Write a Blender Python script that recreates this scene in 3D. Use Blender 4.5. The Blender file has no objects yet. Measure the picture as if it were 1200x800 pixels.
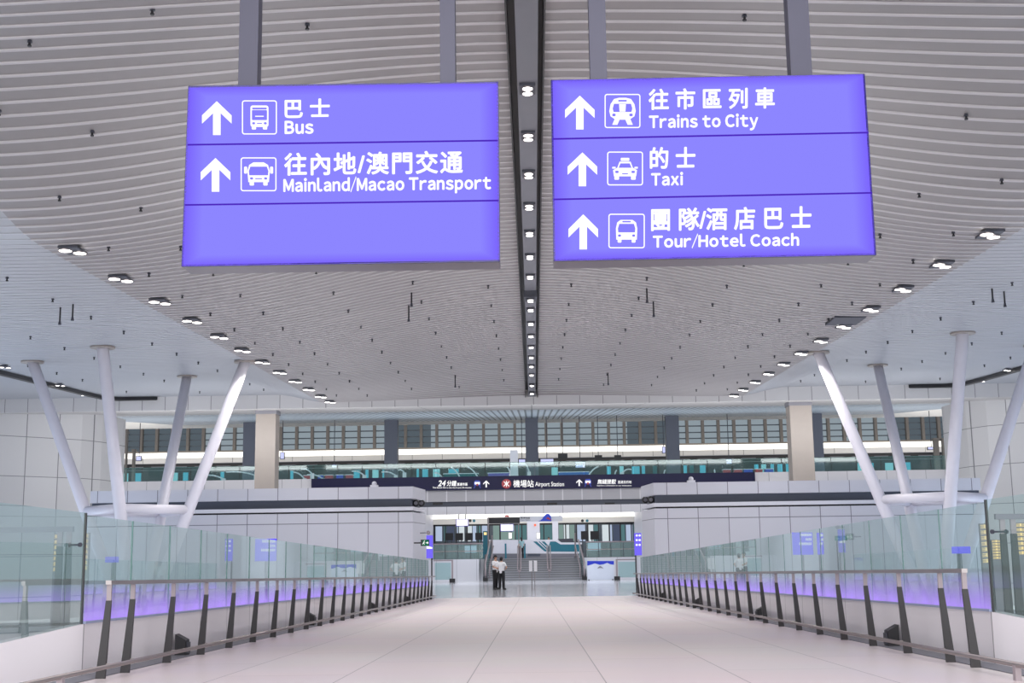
import bpy, math, random
from mathutils import Vector, Matrix
random.seed(7)
col = bpy.context.scene.collection
scn = bpy.context.scene
PI = math.pi

# ------------------------------------------------------------------ camera
FPX = 1500.0
CAM = Vector((0, 0, 1.55))
th, ps, ph = math.atan(.17024), math.atan(.01495*.9858), .0140
Fw = Vector((-math.sin(ps)*math.cos(th), math.cos(ps)*math.cos(th), math.sin(th)))
R0 = Vector((math.cos(ps), math.sin(ps), 0))
U0 = R0.cross(Fw)
Rt = R0*math.cos(ph) - U0*math.sin(ph)
Up = U0*math.cos(ph) + R0*math.sin(ph)
cd = bpy.data.cameras.new('camera'); cam = bpy.data.objects.new('camera', cd); col.objects.link(cam)
cd.sensor_width = 36; cd.lens = FPX/1200*36; cd.clip_end = 500; cd.clip_start = .05
cam.matrix_world = Matrix(((Rt.x, Up.x, -Fw.x, CAM.x), (Rt.y, Up.y, -Fw.y, CAM.y), (Rt.z, Up.z, -Fw.z, CAM.z), (0, 0, 0, 1)))
scn.camera = cam

def ray(px, py): return Fw + Rt*((px-600)/FPX) + Up*((400-py)/FPX)
def at(px, py, Y): d = ray(px, py); return CAM + d*(Y/d.y)          # the place at depth Y seen in that direction
def atZ(px, py, Z): d = ray(px, py); return CAM + d*((Z-CAM.z)/d.z)

# ------------------------------------------------------------------ materials
def lin(c):
    c /= 255
    return c/12.92 if c <= .04045 else ((c+.055)/1.055)**2.4
def rgb(*c): return (lin(c[0]), lin(c[1]), lin(c[2]), 1)
def newmat(name):
    m = bpy.data.materials.new(name); m.use_nodes = True
    nt = m.node_tree; nt.nodes.clear()
    return m, nt, nt.nodes.new('ShaderNodeOutputMaterial')
def N(nt, t, **k):
    n = nt.nodes.new(t)
    for a, b in k.items(): setattr(n, a, b)
    return n
def mathn(nt, op, a, b=None, clamp=False):
    n = N(nt, 'ShaderNodeMath', operation=op); n.use_clamp = clamp
    for i, v in enumerate((a, b)):
        if v is None: continue
        if isinstance(v, (int, float)): n.inputs[i].default_value = v
        else: nt.links.new(v, n.inputs[i])
    return n.outputs[0]
def pbr(name, c, rough=.5, metal=0, var=.04, scale=3.0, spec=.5):
    m, nt, out = newmat(name)
    b = N(nt, 'ShaderNodeBsdfPrincipled')
    b.inputs['Roughness'].default_value = rough; b.inputs['Metallic'].default_value = metal
    b.inputs['Specular IOR Level'].default_value = spec
    tc = N(nt, 'ShaderNodeTexCoord'); no = N(nt, 'ShaderNodeTexNoise'); no.inputs['Scale'].default_value = scale
    nt.links.new(tc.outputs['Object'], no.inputs['Vector'])
    mx = N(nt, 'ShaderNodeMixRGB'); mx.inputs[1].default_value = [x*(1-var) for x in c[:3]]+[1]
    mx.inputs[2].default_value = [min(1, x*(1+var)) for x in c[:3]]+[1]
    nt.links.new(no.outputs['Fac'], mx.inputs[0]); nt.links.new(mx.outputs[0], b.inputs['Base Color'])
    nt.links.new(b.outputs[0], out.inputs[0])
    return m
def joints(name, c, jc, axes, rough=.45, spec=.5, var=.03):
    """panelled surface: axes = [(axis index, pitch, offset, joint width)]"""
    m, nt, out = newmat(name)
    b = N(nt, 'ShaderNodeBsdfPrincipled'); b.inputs['Roughness'].default_value = rough
    b.inputs['Specular IOR Level'].default_value = spec
    tc = N(nt, 'ShaderNodeTexCoord'); sp = N(nt, 'ShaderNodeSeparateXYZ'); nt.links.new(tc.outputs['Object'], sp.inputs[0])
    acc = None; cells = None
    for ax, pitch, off, w in axes:
        v = mathn(nt, 'DIVIDE', mathn(nt, 'SUBTRACT', sp.outputs[ax], off-w/2), pitch)
        f = mathn(nt, 'FRACT', v); l = mathn(nt, 'LESS_THAN', f, w/pitch)
        acc = l if acc is None else mathn(nt, 'MAXIMUM', acc, l)
        fl = mathn(nt, 'MULTIPLY', mathn(nt, 'FLOOR', v), 3.17+ax)
        cells = fl if cells is None else mathn(nt, 'ADD', cells, fl)
    wn = N(nt, 'ShaderNodeTexWhiteNoise', noise_dimensions='1D'); nt.links.new(cells, wn.inputs['W'])
    mv = N(nt, 'ShaderNodeMixRGB'); mv.inputs[1].default_value = [x*(1-var) for x in c[:3]]+[1]
    mv.inputs[2].default_value = [min(1, x*(1+var)) for x in c[:3]]+[1]; nt.links.new(wn.outputs['Value'], mv.inputs[0])
    mx = N(nt, 'ShaderNodeMixRGB'); nt.links.new(acc, mx.inputs[0]); nt.links.new(mv.outputs[0], mx.inputs[1]); mx.inputs[2].default_value = jc
    nt.links.new(mx.outputs[0], b.inputs['Base Color']); nt.links.new(b.outputs[0], out.inputs[0])
    return m
def emit(name, c, s=1.0):
    m, nt, out = newmat(name); e = N(nt, 'ShaderNodeEmission')
    e.inputs[0].default_value = c; e.inputs[1].default_value = s
    nt.links.new(e.outputs[0], out.inputs[0]); return m
def glass(name, tint, refl=.08, rough=.02, haze=.0, hazec=(1, 1, 1, 1)):
    m, nt, out = newmat(name)
    t = N(nt, 'ShaderNodeBsdfTransparent'); t.inputs[0].default_value = tint
    g = N(nt, 'ShaderNodeBsdfGlossy'); g.inputs['Roughness'].default_value = rough; g.inputs[0].default_value = (.85, .95, .95, 1)
    fr = N(nt, 'ShaderNodeFresnel'); fr.inputs[0].default_value = 1.45
    f = mathn(nt, 'MULTIPLY', fr.outputs[0], refl/.035, True)
    mx = N(nt, 'ShaderNodeMixShader'); nt.links.new(mathn(nt, 'MINIMUM', f, .6), mx.inputs[0])
    nt.links.new(t.outputs[0], mx.inputs[1]); nt.links.new(g.outputs[0], mx.inputs[2])
    last = mx
    if haze > 0:
        d = N(nt, 'ShaderNodeBsdfDiffuse'); d.inputs[0].default_value = hazec
        m2 = N(nt, 'ShaderNodeMixShader'); m2.inputs[0].default_value = haze
        nt.links.new(mx.outputs[0], m2.inputs[1]); nt.links.new(d.outputs[0], m2.inputs[2]); last = m2
    nt.links.new(last.outputs[0], out.inputs[0]); return m
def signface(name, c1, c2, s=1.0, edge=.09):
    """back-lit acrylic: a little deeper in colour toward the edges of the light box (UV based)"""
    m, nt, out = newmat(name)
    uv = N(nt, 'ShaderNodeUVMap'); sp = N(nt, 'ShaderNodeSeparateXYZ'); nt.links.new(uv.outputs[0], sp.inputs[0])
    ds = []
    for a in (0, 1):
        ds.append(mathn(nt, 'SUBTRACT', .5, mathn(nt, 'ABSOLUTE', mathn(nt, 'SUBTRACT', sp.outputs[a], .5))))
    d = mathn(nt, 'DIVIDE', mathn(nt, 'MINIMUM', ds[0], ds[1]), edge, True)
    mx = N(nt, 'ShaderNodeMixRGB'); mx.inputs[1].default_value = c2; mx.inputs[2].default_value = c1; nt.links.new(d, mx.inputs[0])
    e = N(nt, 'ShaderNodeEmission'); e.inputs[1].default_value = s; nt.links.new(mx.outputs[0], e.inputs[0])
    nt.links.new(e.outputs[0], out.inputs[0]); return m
def glowfilm(name, c, s):
    """edge-lit frosted film: glows most at the lit lower edge"""
    m, nt, out = newmat(name)
    uv = N(nt, 'ShaderNodeUVMap'); sp = N(nt, 'ShaderNodeSeparateXYZ'); nt.links.new(uv.outputs[0], sp.inputs[0])
    f = mathn(nt, 'POWER', mathn(nt, 'SUBTRACT', 1.0, sp.outputs[1], True), 1.6)
    tc = N(nt, 'ShaderNodeTexCoord'); no = N(nt, 'ShaderNodeTexNoise'); no.inputs['Scale'].default_value = 2.2
    nt.links.new(tc.outputs['Object'], no.inputs['Vector'])
    f = mathn(nt, 'MULTIPLY', f, mathn(nt, 'ADD', mathn(nt, 'MULTIPLY', no.outputs['Fac'], .7), .45), True)
    t = N(nt, 'ShaderNodeBsdfTransparent'); e = N(nt, 'ShaderNodeEmission'); e.inputs[0].default_value = c; e.inputs[1].default_value = s
    mx = N(nt, 'ShaderNodeMixShader'); nt.links.new(f, mx.inputs[0]); nt.links.new(t.outputs[0], mx.inputs[1]); nt.links.new(e.outputs[0], mx.inputs[2])
    nt.links.new(mx.outputs[0], out.inputs[0]); return m

WHITE = rgb(224, 224, 232)
M = dict(
    steel=pbr('brushed_steel', rgb(150, 142, 142), .35, .75),
    chan=pbr('base_channel', rgb(150, 160, 190), .4, .1),
    tealglass3=glass('platform_glass', (.72, .86, .84, 1), .06, .05, .30, rgb(175, 205, 200)),
    tealcorner=glass('corner_glass', (.80, .905, .895, 1), .06, .01, .12, rgb(170, 200, 196)),
    steel_l=pbr('pale_steel', rgb(150, 139, 143), .5, .1),
    blade=pbr('dark_blade', rgb(52, 50, 52), .5, .2),
    black=pbr('black_metal', rgb(28, 28, 32), .45),
    dgrey=pbr('dark_grey', rgb(62, 64, 74), .5),
    trough=pbr('trough_grey', rgb(112, 113, 120), .5),
    slate=pbr('slate_band', rgb(72, 78, 92), .5),
    mgrey=pbr('mid_grey', rgb(120, 120, 128), .6),
    pillar_d=pbr('dark_pillar', rgb(112, 116, 130), .5),
    pillar_b=pbr('beige_pillar', rgb(150, 142, 136), .5),
    white=pbr('white_panel', WHITE, .4),
    column=pbr('white_painted_steel', rgb(222, 220, 230), .35),
    cream=pbr('cream_panel', rgb(225, 222, 215), .5),
    hanger=pbr('hanger_grey', rgb(74, 74, 90), .5),
    cabinet=pbr('sign_cabinet', rgb(120, 116, 126), .5),
    cabinet_e=pbr('sign_edge', rgb(60, 58, 90), .5),
    teal=pbr('teal_paint', rgb(20, 110, 130), .4),
    navy=pbr('navy_band', rgb(22, 22, 62), .4, spec=.2),
    blue=pbr('blue_paint', rgb(40, 70, 190), .4),
    red=pbr('red_paint', rgb(170, 50, 60), .4),
    skin=pbr('skin', rgb(205, 160, 135), .5),
    hair=pbr('black_hair', rgb(22, 20, 22), .5),
    shirt=pbr('white_shirt', rgb(240, 240, 244), .7),
    tealshirt=pbr('pale_teal_shirt', rgb(165, 205, 212), .7),
    trousers=pbr('black_trousers', rgb(22, 22, 28), .7),
    shoe=pbr('black_shoes', rgb(16, 16, 18), .3),
    green=emit('exit_green', rgb(10, 105, 70), 1),
    e_white=emit('lit_white', (1, 1, 1, 1), 1.25),
    e_text=emit('lit_lettering', (1, 1, 1, 1), 1.15),
    e_lens=emit('lamp_lens', (1, .98, .95, 1), 9),
    e_strip=emit('light_strip', (1, .97, .9, 1), 2.2),
    e_screen=emit('lit_screen', rgb(200, 205, 250), 1.1),
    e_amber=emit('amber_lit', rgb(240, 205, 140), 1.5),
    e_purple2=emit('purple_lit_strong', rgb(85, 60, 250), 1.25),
    e_purple=emit('purple_lit', rgb(122, 108, 250), 1),
    e_purple_d=emit('purple_divider', rgb(78, 40, 190), 1),
    tealglass=glass('balustrade_glass', (.77, .88, .87, 1), .05, .01, .22, rgb(165, 195, 190)),
    tealglass2=glass('balcony_glass', (.62, .82, .80, 1), .08, .05, .13, rgb(130, 185, 185)),
    glassedge=pbr('glass_edge', rgb(70, 112, 108), .2),
    film=glowfilm('edge_lit_film', rgb(182, 150, 255), 1.05),
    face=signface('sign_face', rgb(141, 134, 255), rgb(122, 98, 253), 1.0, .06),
    pane=emit('lit_grey_pane', rgb(140, 152, 160), 1),  # panes glow on their own in place of light on the glazing
    pane_d=pbr('dark_pane', rgb(78, 88, 96), .3, 0, .2, .6),
    mull=pbr('taupe_mullion', rgb(106, 100, 94), .5),
    stair=pbr('stair_grey', rgb(122, 124, 130), .4),
    stair_l=pbr('stair_nosing', rgb(170, 172, 178), .4),
    lip=pbr('slat_lip', rgb(188, 184, 186), .4),  # lips coloured paler than the slats in place of light on the edges
    slat=pbr('slat_panel', rgb(140, 136, 136), .42, 0, .05, .4),
    sslat=pbr('side_slat_panel', rgb(164, 166, 171), .38, 0, .05, .3),
    slip=pbr('side_slat_lip', rgb(178, 180, 187), .35),  # side lips likewise paler, imitating light on the edges
)

# ------------------------------------------------------------------ mesh helpers
ORG = {}
class MB:
    def __init__(s): s.v = []; s.f = []; s.m = []; s.uv = {}
    def quad(s, *p, m=0, uv=None):
        n = len(s.v); s.v += [tuple(q) for q in p]; s.f.append(tuple(range(n, n+len(p)))); s.m.append(m)
        if uv: s.uv[len(s.f)-1] = uv
        return s
    def box(s, x0, x1, y0, y1, z0, z1, m=0):
        n = len(s.v)
        s.v += [(x, y, z) for z in (z0, z1) for y in (y0, y1) for x in (x0, x1)]
        for f in ((0, 2, 3, 1), (4, 5, 7, 6), (0, 1, 5, 4), (2, 6, 7, 3), (0, 4, 6, 2), (1, 3, 7, 5)):
            s.f.append(tuple(n+i for i in f)); s.m.append(m)
        return s
    def hexa(s, a, b, m=0):
        """two quads (4 points each) joined into a solid"""
        n = len(s.v); s.v += [tuple(p) for p in a]+[tuple(p) for p in b]
        for f in ((0, 3, 2, 1), (4, 5, 6, 7), (0, 1, 5, 4), (1, 2, 6, 5), (2, 3, 7, 6), (3, 0, 4, 7)):
            s.f.append(tuple(n+i for i in f)); s.m.append(m)
        return s
    def prism(s, poly, z0, z1, m=0):
        n = len(s.v); k = len(poly)
        s.v += [(x, y, z0) for x, y in poly]+[(x, y, z1) for x, y in poly]
        s.f.append(tuple(n+i for i in range(k))[::-1]); s.m.append(m)
        s.f.append(tuple(n+k+i for i in range(k))); s.m.append(m)
        for i in range(k):
            j = (i+1) % k; s.f.append((n+i, n+j, n+k+j, n+k+i)); s.m.append(m)
        return s
    def slab(s, pts, dy, m=0):
        """polygon of 3-D points extruded along +Y by dy"""
        n = len(s.v); k = len(pts)
        s.v += [tuple(p) for p in pts]+[(p[0], p[1]+dy, p[2]) for p in pts]
        s.f.append(tuple(n+i for i in range(k))); s.m.append(m)
        s.f.append(tuple(n+k+i for i in range(k))[::-1]); s.m.append(m)
        for i in range(k):
            j = (i+1) % k; s.f.append((n+i, n+k+i, n+k+j, n+j)); s.m.append(m)
        return s
    def tube(s, p0, p1, r0, r1=None, n=12, m=0, caps=True):
        r1 = r0 if r1 is None else r1
        p0, p1 = Vector(p0), Vector(p1); d = (p1-p0).normalized()
        a = d.cross(Vector((0, 0, 1)) if abs(d.z) < .9 else Vector((1, 0, 0))).normalized(); b = d.cross(a)
        k = len(s.v)
        for p, r in ((p0, r0), (p1, r1)):
            for i in range(n):
                t = 2*PI*i/n; s.v.append(tuple(p+a*math.cos(t)*r+b*math.sin(t)*r))
        for i in range(n):
            j = (i+1) % n; s.f.append((k+i, k+j, k+n+j, k+n+i)); s.m.append(m)
        if caps:
            s.f.append(tuple(k+i for i in range(n))[::-1]); s.m.append(m)
            s.f.append(tuple(k+n+i for i in range(n))); s.m.append(m)
        return s
    def path(s, pts, r, n=8, m=0):
        for a, b in zip(pts, pts[1:]): s.tube(a, b, r, n=n, m=m)
        return s
    def ball(s, c, rx, ry, rz, m=0, nu=12, nv=8, v0=0.0, v1=1.0):
        k = len(s.v)
        for i in range(nv+1):
            t = PI*(v0+(v1-v0)*i/nv)
            for j in range(nu):
                p = 2*PI*j/nu
                s.v.append((c[0]+rx*math.sin(t)*math.cos(p), c[1]+ry*math.sin(t)*math.sin(p), c[2]+rz*math.cos(t)))
        for i in range(nv):
            for j in range(nu):
                a, b = k+i*nu+j, k+i*nu+(j+1) % nu
                s.f.append((a, a+nu, b+nu, b)); s.m.append(m)
        return s
    def build(s, name, mats, parent=None, smooth=False):
        o0 = ORG.get(parent.name, Vector((0, 0, 0))) if parent else Vector((0, 0, 0))
        me = bpy.data.meshes.new(name)
        me.from_pydata([(x-o0.x, y-o0.y, z-o0.z) for x, y, z in s.v], [], s.f)
        if not isinstance(mats, (list, tuple)): mats = [mats]
        for m in mats: me.materials.append(M[m] if isinstance(m, str) else m)
        for i, p in enumerate(me.polygons):
            p.material_index = s.m[i]; p.use_smooth = smooth
        if s.uv:
            ul = me.uv_layers.new(name='UVMap')
            for i, p in enumerate(me.polygons):
                if i in s.uv:
                    for li, c in zip(p.loop_indices, s.uv[i]): ul.data[li].uv = c
        me.update()
        o = bpy.data.objects.new(name, me); col.objects.link(o)
        if parent: o.parent = parent; ORG[o.name] = o0
        else: ORG[o.name] = Vector((0, 0, 0))
        return o
def tag(o, label=None, cat=None, group=None, kind=None):
    if label: o['label'] = label
    if cat: o['category'] = cat
    if group: o['group'] = group
    if kind: o['kind'] = kind
    return o
def thing(name, label, cat, loc, group=None):
    o = bpy.data.objects.new(name, None); col.objects.link(o); o.location = loc; o.empty_display_size = .2
    ORG[o.name] = Vector(loc); return tag(o, label, cat, group)
def struct(o, label=None): o['kind'] = 'structure'; (label and tag(o, label)); return o
def dup(root, loc, label=None, group=None):
    r = root.copy(); col.objects.link(r); r.location = loc
    if label: r['label'] = label
    if group: r['group'] = group
    for ch in list(root.children):
        c = ch.copy(); col.objects.link(c); c.parent = r
        for g in list(ch.children):
            d = g.copy(); col.objects.link(d); d.parent = c
    return r
def text_mesh(body, bold=0.0, shear=0.0, spacing=1.0):
    c = bpy.data.curves.new('lettering', 'FONT'); c.body = body; c.shear = shear; c.resolution_u = 3; c.space_character = spacing
    o = bpy.data.objects.new('lettering', c); col.objects.link(o)
    dg = bpy.context.evaluated_depsgraph_get()
    me = bpy.data.meshes.new_from_object(o.evaluated_get(dg))
    bpy.data.objects.remove(o); bpy.data.curves.remove(c)
    if bold > 0:      # heavier strokes: the same outlines laid over each other a hair apart
        vs = [v.co.copy() for v in me.vertices]; fs = [tuple(p.vertices) for p in me.polygons]; V2, F2 = [], []
        for dx, dy in ((0, 0), (bold, 0), (-bold, 0), (0, bold), (0, -bold), (bold*.7, bold*.7), (-bold*.7, bold*.7), (bold*.7, -bold*.7), (-bold*.7, -bold*.7)):
            n = len(V2); V2 += [(v.x+dx, v.y+dy, 0) for v in vs]; F2 += [tuple(i+n for i in f) for f in fs]
        me = bpy.data.meshes.new('lettering'); me.from_pydata(V2, [], F2); me.update()
    return me
GL = {}
def latin_mesh(body, bold, gap=.085, space=.24):
    V, F = [], []; x = 0
    for ch in body:
        if ch == ' ': x += space; continue
        if ch not in GL:
            me = text_mesh(chr(ord(ch)+0xFEE0), bold); k = .42 if ch == '/' else 1
            GL[ch] = ([(v.co.x*k, v.co.y) for v in me.vertices], [tuple(p.vertices) for p in me.polygons]); bpy.data.meshes.remove(me)
        gv, gf = GL[ch]; a, b_ = min(p[0] for p in gv), max(p[0] for p in gv); n = len(V)
        if ch == '/': x -= .04
        V += [(p[0]-a+x, p[1], 0) for p in gv]; F += [tuple(i+n for i in f) for f in gf]
        x += b_-a+(gap if ch != '/' else .03)
    me = bpy.data.meshes.new('lettering'); me.from_pydata(V, [], F); me.update(); return me
def lettering(body, x0, x1, y0, y1, Y, mat, parent, bold=.012, name='lettering', shear=0, spacing=1.0):
    """letters filling the given rectangle on the plane at depth Y"""
    me = text_mesh(body, bold, shear, spacing)
    xs = [v.co.x for v in me.vertices]; ys = [v.co.y for v in me.vertices]
    a, b, c2, d = min(xs), max(xs), min(ys), max(ys)
    bl, br, tl = at(x0, y1, Y), at(x1, y1, Y), at(x0, y0, Y)
    o0 = ORG[parent.name]
    for v in me.vertices:
        u = (v.co.x-a)/(b-a); w = (v.co.y-c2)/(d-c2)
        v.co = bl+(br-bl)*u+(tl-bl)*w-o0
    me.materials.clear(); me.materials.append(M[mat])
    o = bpy.data.objects.new(name, me); col.objects.link(o); o.parent = parent; ORG[o.name] = o0
    return o

# ------------------------------------------------------------------ ramp and floors
RX = 4.36           # half width of the ramp deck
def rz(y): return .63-.0116*y            # ramp surface height
Y_END = .63/.0116
floor_m, nt, out = newmat('ramp_tiles')
b = N(nt, 'ShaderNodeBsdfPrincipled'); b.inputs['Roughness'].default_value = .32; b.inputs['Specular IOR Level'].default_value = .35
tc = N(nt, 'ShaderNodeTexCoord'); mp = N(nt, 'ShaderNodeMapping'); mp.inputs['Rotation'].default_value = (0, 0, PI/2); mp.inputs['Location'].default_value = (0, .6, 0)
nt.links.new(tc.outputs['Object'], mp.inputs['Vector'])
br = N(nt, 'ShaderNodeTexBrick', offset=.5, squash=1.0)
br.inputs['Scale'].default_value = 1; br.inputs['Brick Width'].default_value = 3.6; br.inputs['Row Height'].default_value = 1.2
br.inputs['Mortar Size'].default_value = .006; br.inputs['Mortar Smooth'].default_value = .2; br.inputs['Bias'].default_value = 0
br.inputs['Color1'].default_value = rgb(236, 224, 224); br.inputs['Color2'].default_value = rgb(232, 220, 221); br.inputs['Mortar'].default_value = rgb(160, 150, 152)
nt.links.new(mp.outputs[0], br.inputs['Vector'])
no = N(nt, 'ShaderNodeTexNoise'); no.inputs['Scale'].default_value = .5; nt.links.new(tc.outputs['Object'], no.inputs['Vector'])
mx = N(nt, 'ShaderNodeMixRGB', blend_type='MULTIPLY'); mx.inputs[0].default_value = .12
nt.links.new(br.outputs['Color'], mx.inputs[1]); nt.links.new(no.outputs['Color'], mx.inputs[2])
nt.links.new(mx.outputs[0], b.inputs['Base Color']); nt.links.new(b.outputs[0], out.inputs[0])
far_m = joints('landing_tiles', rgb(216, 218, 226), rgb(160, 160, 168), [(0, 1.2, .6, .012), (1, 1.2, 0, .012)], rough=.11, spec=.6)
side_m = joints('side_floor_tiles', rgb(196, 200, 212), rgb(160, 160, 168), [(0, 1.2, .6, .012), (1, 1.2, 0, .012)], rough=.2)

mb = MB(); mb.prism([(-RX, -6), (RX, -6), (RX, Y_END), (-RX, Y_END)], -.2, 0)
for i in range(4, 8):
    x, y, z = mb.v[i]; mb.v[i] = (x, y, rz(y))
struct(mb.build('floor', floor_m), 'pale pinkish grey tiled ramp running down the middle')
struct(MB().box(-9, 9, Y_END, 96.2, -.2, 0).build('floor', far_m), 'shiny light grey tiled landing at the foot of the ramp')
for s in (-1, 1):
    xa, xb = sorted((s*4.46, s*34))
    struct(MB().box(xa, xb, -6, 62, -1.3, -1.1).build('floor', side_m), 'pale floor beyond the %s glass balustrade' % ('left' if s < 0 else 'right'))

# side plinth walls (white, under the glass), with joints each 0.75 m
plinth_m = joints('plinth_panels', rgb(226, 222, 226), rgb(150, 146, 150), [(1, 1.5, 12.9, .02)], rough=.45)
GT, GB = 1.57, .50        # glass top / bottom above the ramp
GX = 4.47
for s, nm in ((-1, 'left'), (1, 'right')):
    pts = [(GX, 56), (GX, 12.9), (4.83, 11.5), (5.7, 8.0)]
    tops = [GB, GB, .36, .05]
    mb = MB()
    for (p, tp), (q, tq) in zip(zip(pts, tops), zip(pts[1:], tops[1:])):
        a = [(s*p[0], p[1], -1.1), (s*q[0], q[1], -1.1), (s*q[0], q[1], rz(q[1])+tq), (s*p[0], p[1], rz(p[1])+tp)]
        bq = [(x+s*.12, y, z) for x, y, z in a]
        mb.hexa(a, bq) if s < 0 else mb.hexa(bq, a)
    struct(mb.build('wall_%s' % nm, plinth_m), 'low white panelled plinth wall along the %s of the ramp' % nm)
    mb = MB(); x0, x1 = sorted((s*4.20, s*4.465))
    mb.hexa([(x0, 6, rz(6)+.002), (x1, 6, rz(6)+.002), (x1, 56, rz(56)+.002), (x0, 56, rz(56)+.002)],
            [(x0, 6, rz(6)+.008), (x1, 6, rz(6)+.008), (x1, 56, rz(56)+.008), (x0, 56, rz(56)+.008)])
    struct(mb.build('trim_%d' % (1 if s < 0 else 2), 'mgrey'), 'dark grey gutter strip along the %s edge of the ramp' % nm)

# ------------------------------------------------------------------ glass balustrades
for s, nm in ((-1, 'left'), (1, 'right')):
    t = thing('glass_balustrade', 'long teal-tinted glass balustrade %s of the ramp, lit violet at its foot' % nm, 'balustrade', (s*GX, 12.9, rz(12.9)+GB), 'ramp glass balustrades')
    x = s*GX+s*.02
    n = 28
    for i in range(n):
        y0 = 12.9+1.5*i+.008; y1 = y0+1.484
        mb = MB(); w = s*.02
        mb.hexa([(x, y0, rz(y0)+GB), (x, y1, rz(y1)+GB), (x, y1, rz(y1)+GT), (x, y0, rz(y0)+GT)],
                [(x+w, y0, rz(y0)+GB), (x+w, y1, rz(y1)+GB), (x+w, y1, rz(y1)+GT), (x+w, y0, rz(y0)+GT)])
        mb.f = [mb.f[0]]; mb.m = [0]
        mb.build('glass_pane', 'tealglass', t)
    for i in range(1, n+1):
        y0 = 12.9+1.5*i
        MB().box(x-.004, x+.010, y0-.005, y0+.005, rz(y0)+GB, rz(y0)+GT).build('pane_joint', 'glassedge', t)
    mb = MB(); xf = x-s*.012
    for i in range(n):
        y0 = 12.9+1.5*i+.01; y1 = y0+1.48
        mb.quad((xf, y0, rz(y0)+GB+.02), (xf, y1, rz(y1)+GB+.02), (xf, y1, rz(y1)+GB+.42), (xf, y0, rz(y0)+GB+.42), uv=[(0, 0), (1, 0), (1, 1), (0, 1)])
    tag(mb.build('lit_film', 'film', t), 'violet glowing band along the foot of the glass')
    mb = MB()
    mb.hexa([(x-s*.035, 12.9, rz(12.9)+GB+.001), (x+s*.03, 12.9, rz(12.9)+GB+.001), (x+s*.03, 55, rz(55)+GB+.001), (x-s*.035, 55, rz(55)+GB+.001)],
            [(x-s*.035, 12.9, rz(12.9)+GB+.025), (x+s*.03, 12.9, rz(12.9)+GB+.025), (x+s*.03, 55, rz(55)+GB+.025), (x-s*.035, 55, rz(55)+GB+.025)])
    mb.build('base_channel', 'chan', t)
    # flared end panes
    c = thing('glass_balustrade', 'taller corner glass panel flaring outward at the near %s end of the ramp' % nm, 'balustrade', (s*4.83, 11.5, rz(11.5)), 'corner glass panels')
    pts = [(GX+.02, 12.86), (4.85, 11.48), (5.72, 7.98)]; tb = [GB, .36, .05]; tt = [GT+.02, GT+.06, GT+.2]
    for i in range(2):
        p, q = pts[i], pts[i+1]
        MB().quad((s*p[0], p[1], rz(p[1])+tb[i]), (s*q[0], q[1], rz(q[1])+tb[i+1]), (s*q[0], q[1], rz(q[1])+tt[i+1]), (s*p[0], p[1], rz(p[1])+tt[i])).build('glass_pane', 'tealcorner', c)
    MB().box(s*(GX+.02)-.012, s*(GX+.02)+.012, 12.86, 12.885, rz(12.9)+GB, rz(12.9)+GT+.02).build('pane_edge', 'black', c)
    mb = MB()
    for k in range(2):
        bx, by = 0, 12.86-(.13, 1.38)[k]
        bx = s*(GX+.02+(by-12.86)*(-(4.85-GX-.02)/(1.38))); z = rz(by)+1.27
        mb.tube((bx-s*.05, by-.03, z), (bx+s*.10, by+.03, z), .009, n=8); mb.tube((bx-s*.06, by-.04, z), (bx-s*.045, by-.03, z), .022, n=12); mb.tube((bx+s*.10, by+.03, z), (bx+s*.115, by+.04, z), .022, n=12)
    mb.build('glass_clamp', 'dgrey', c)

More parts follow.
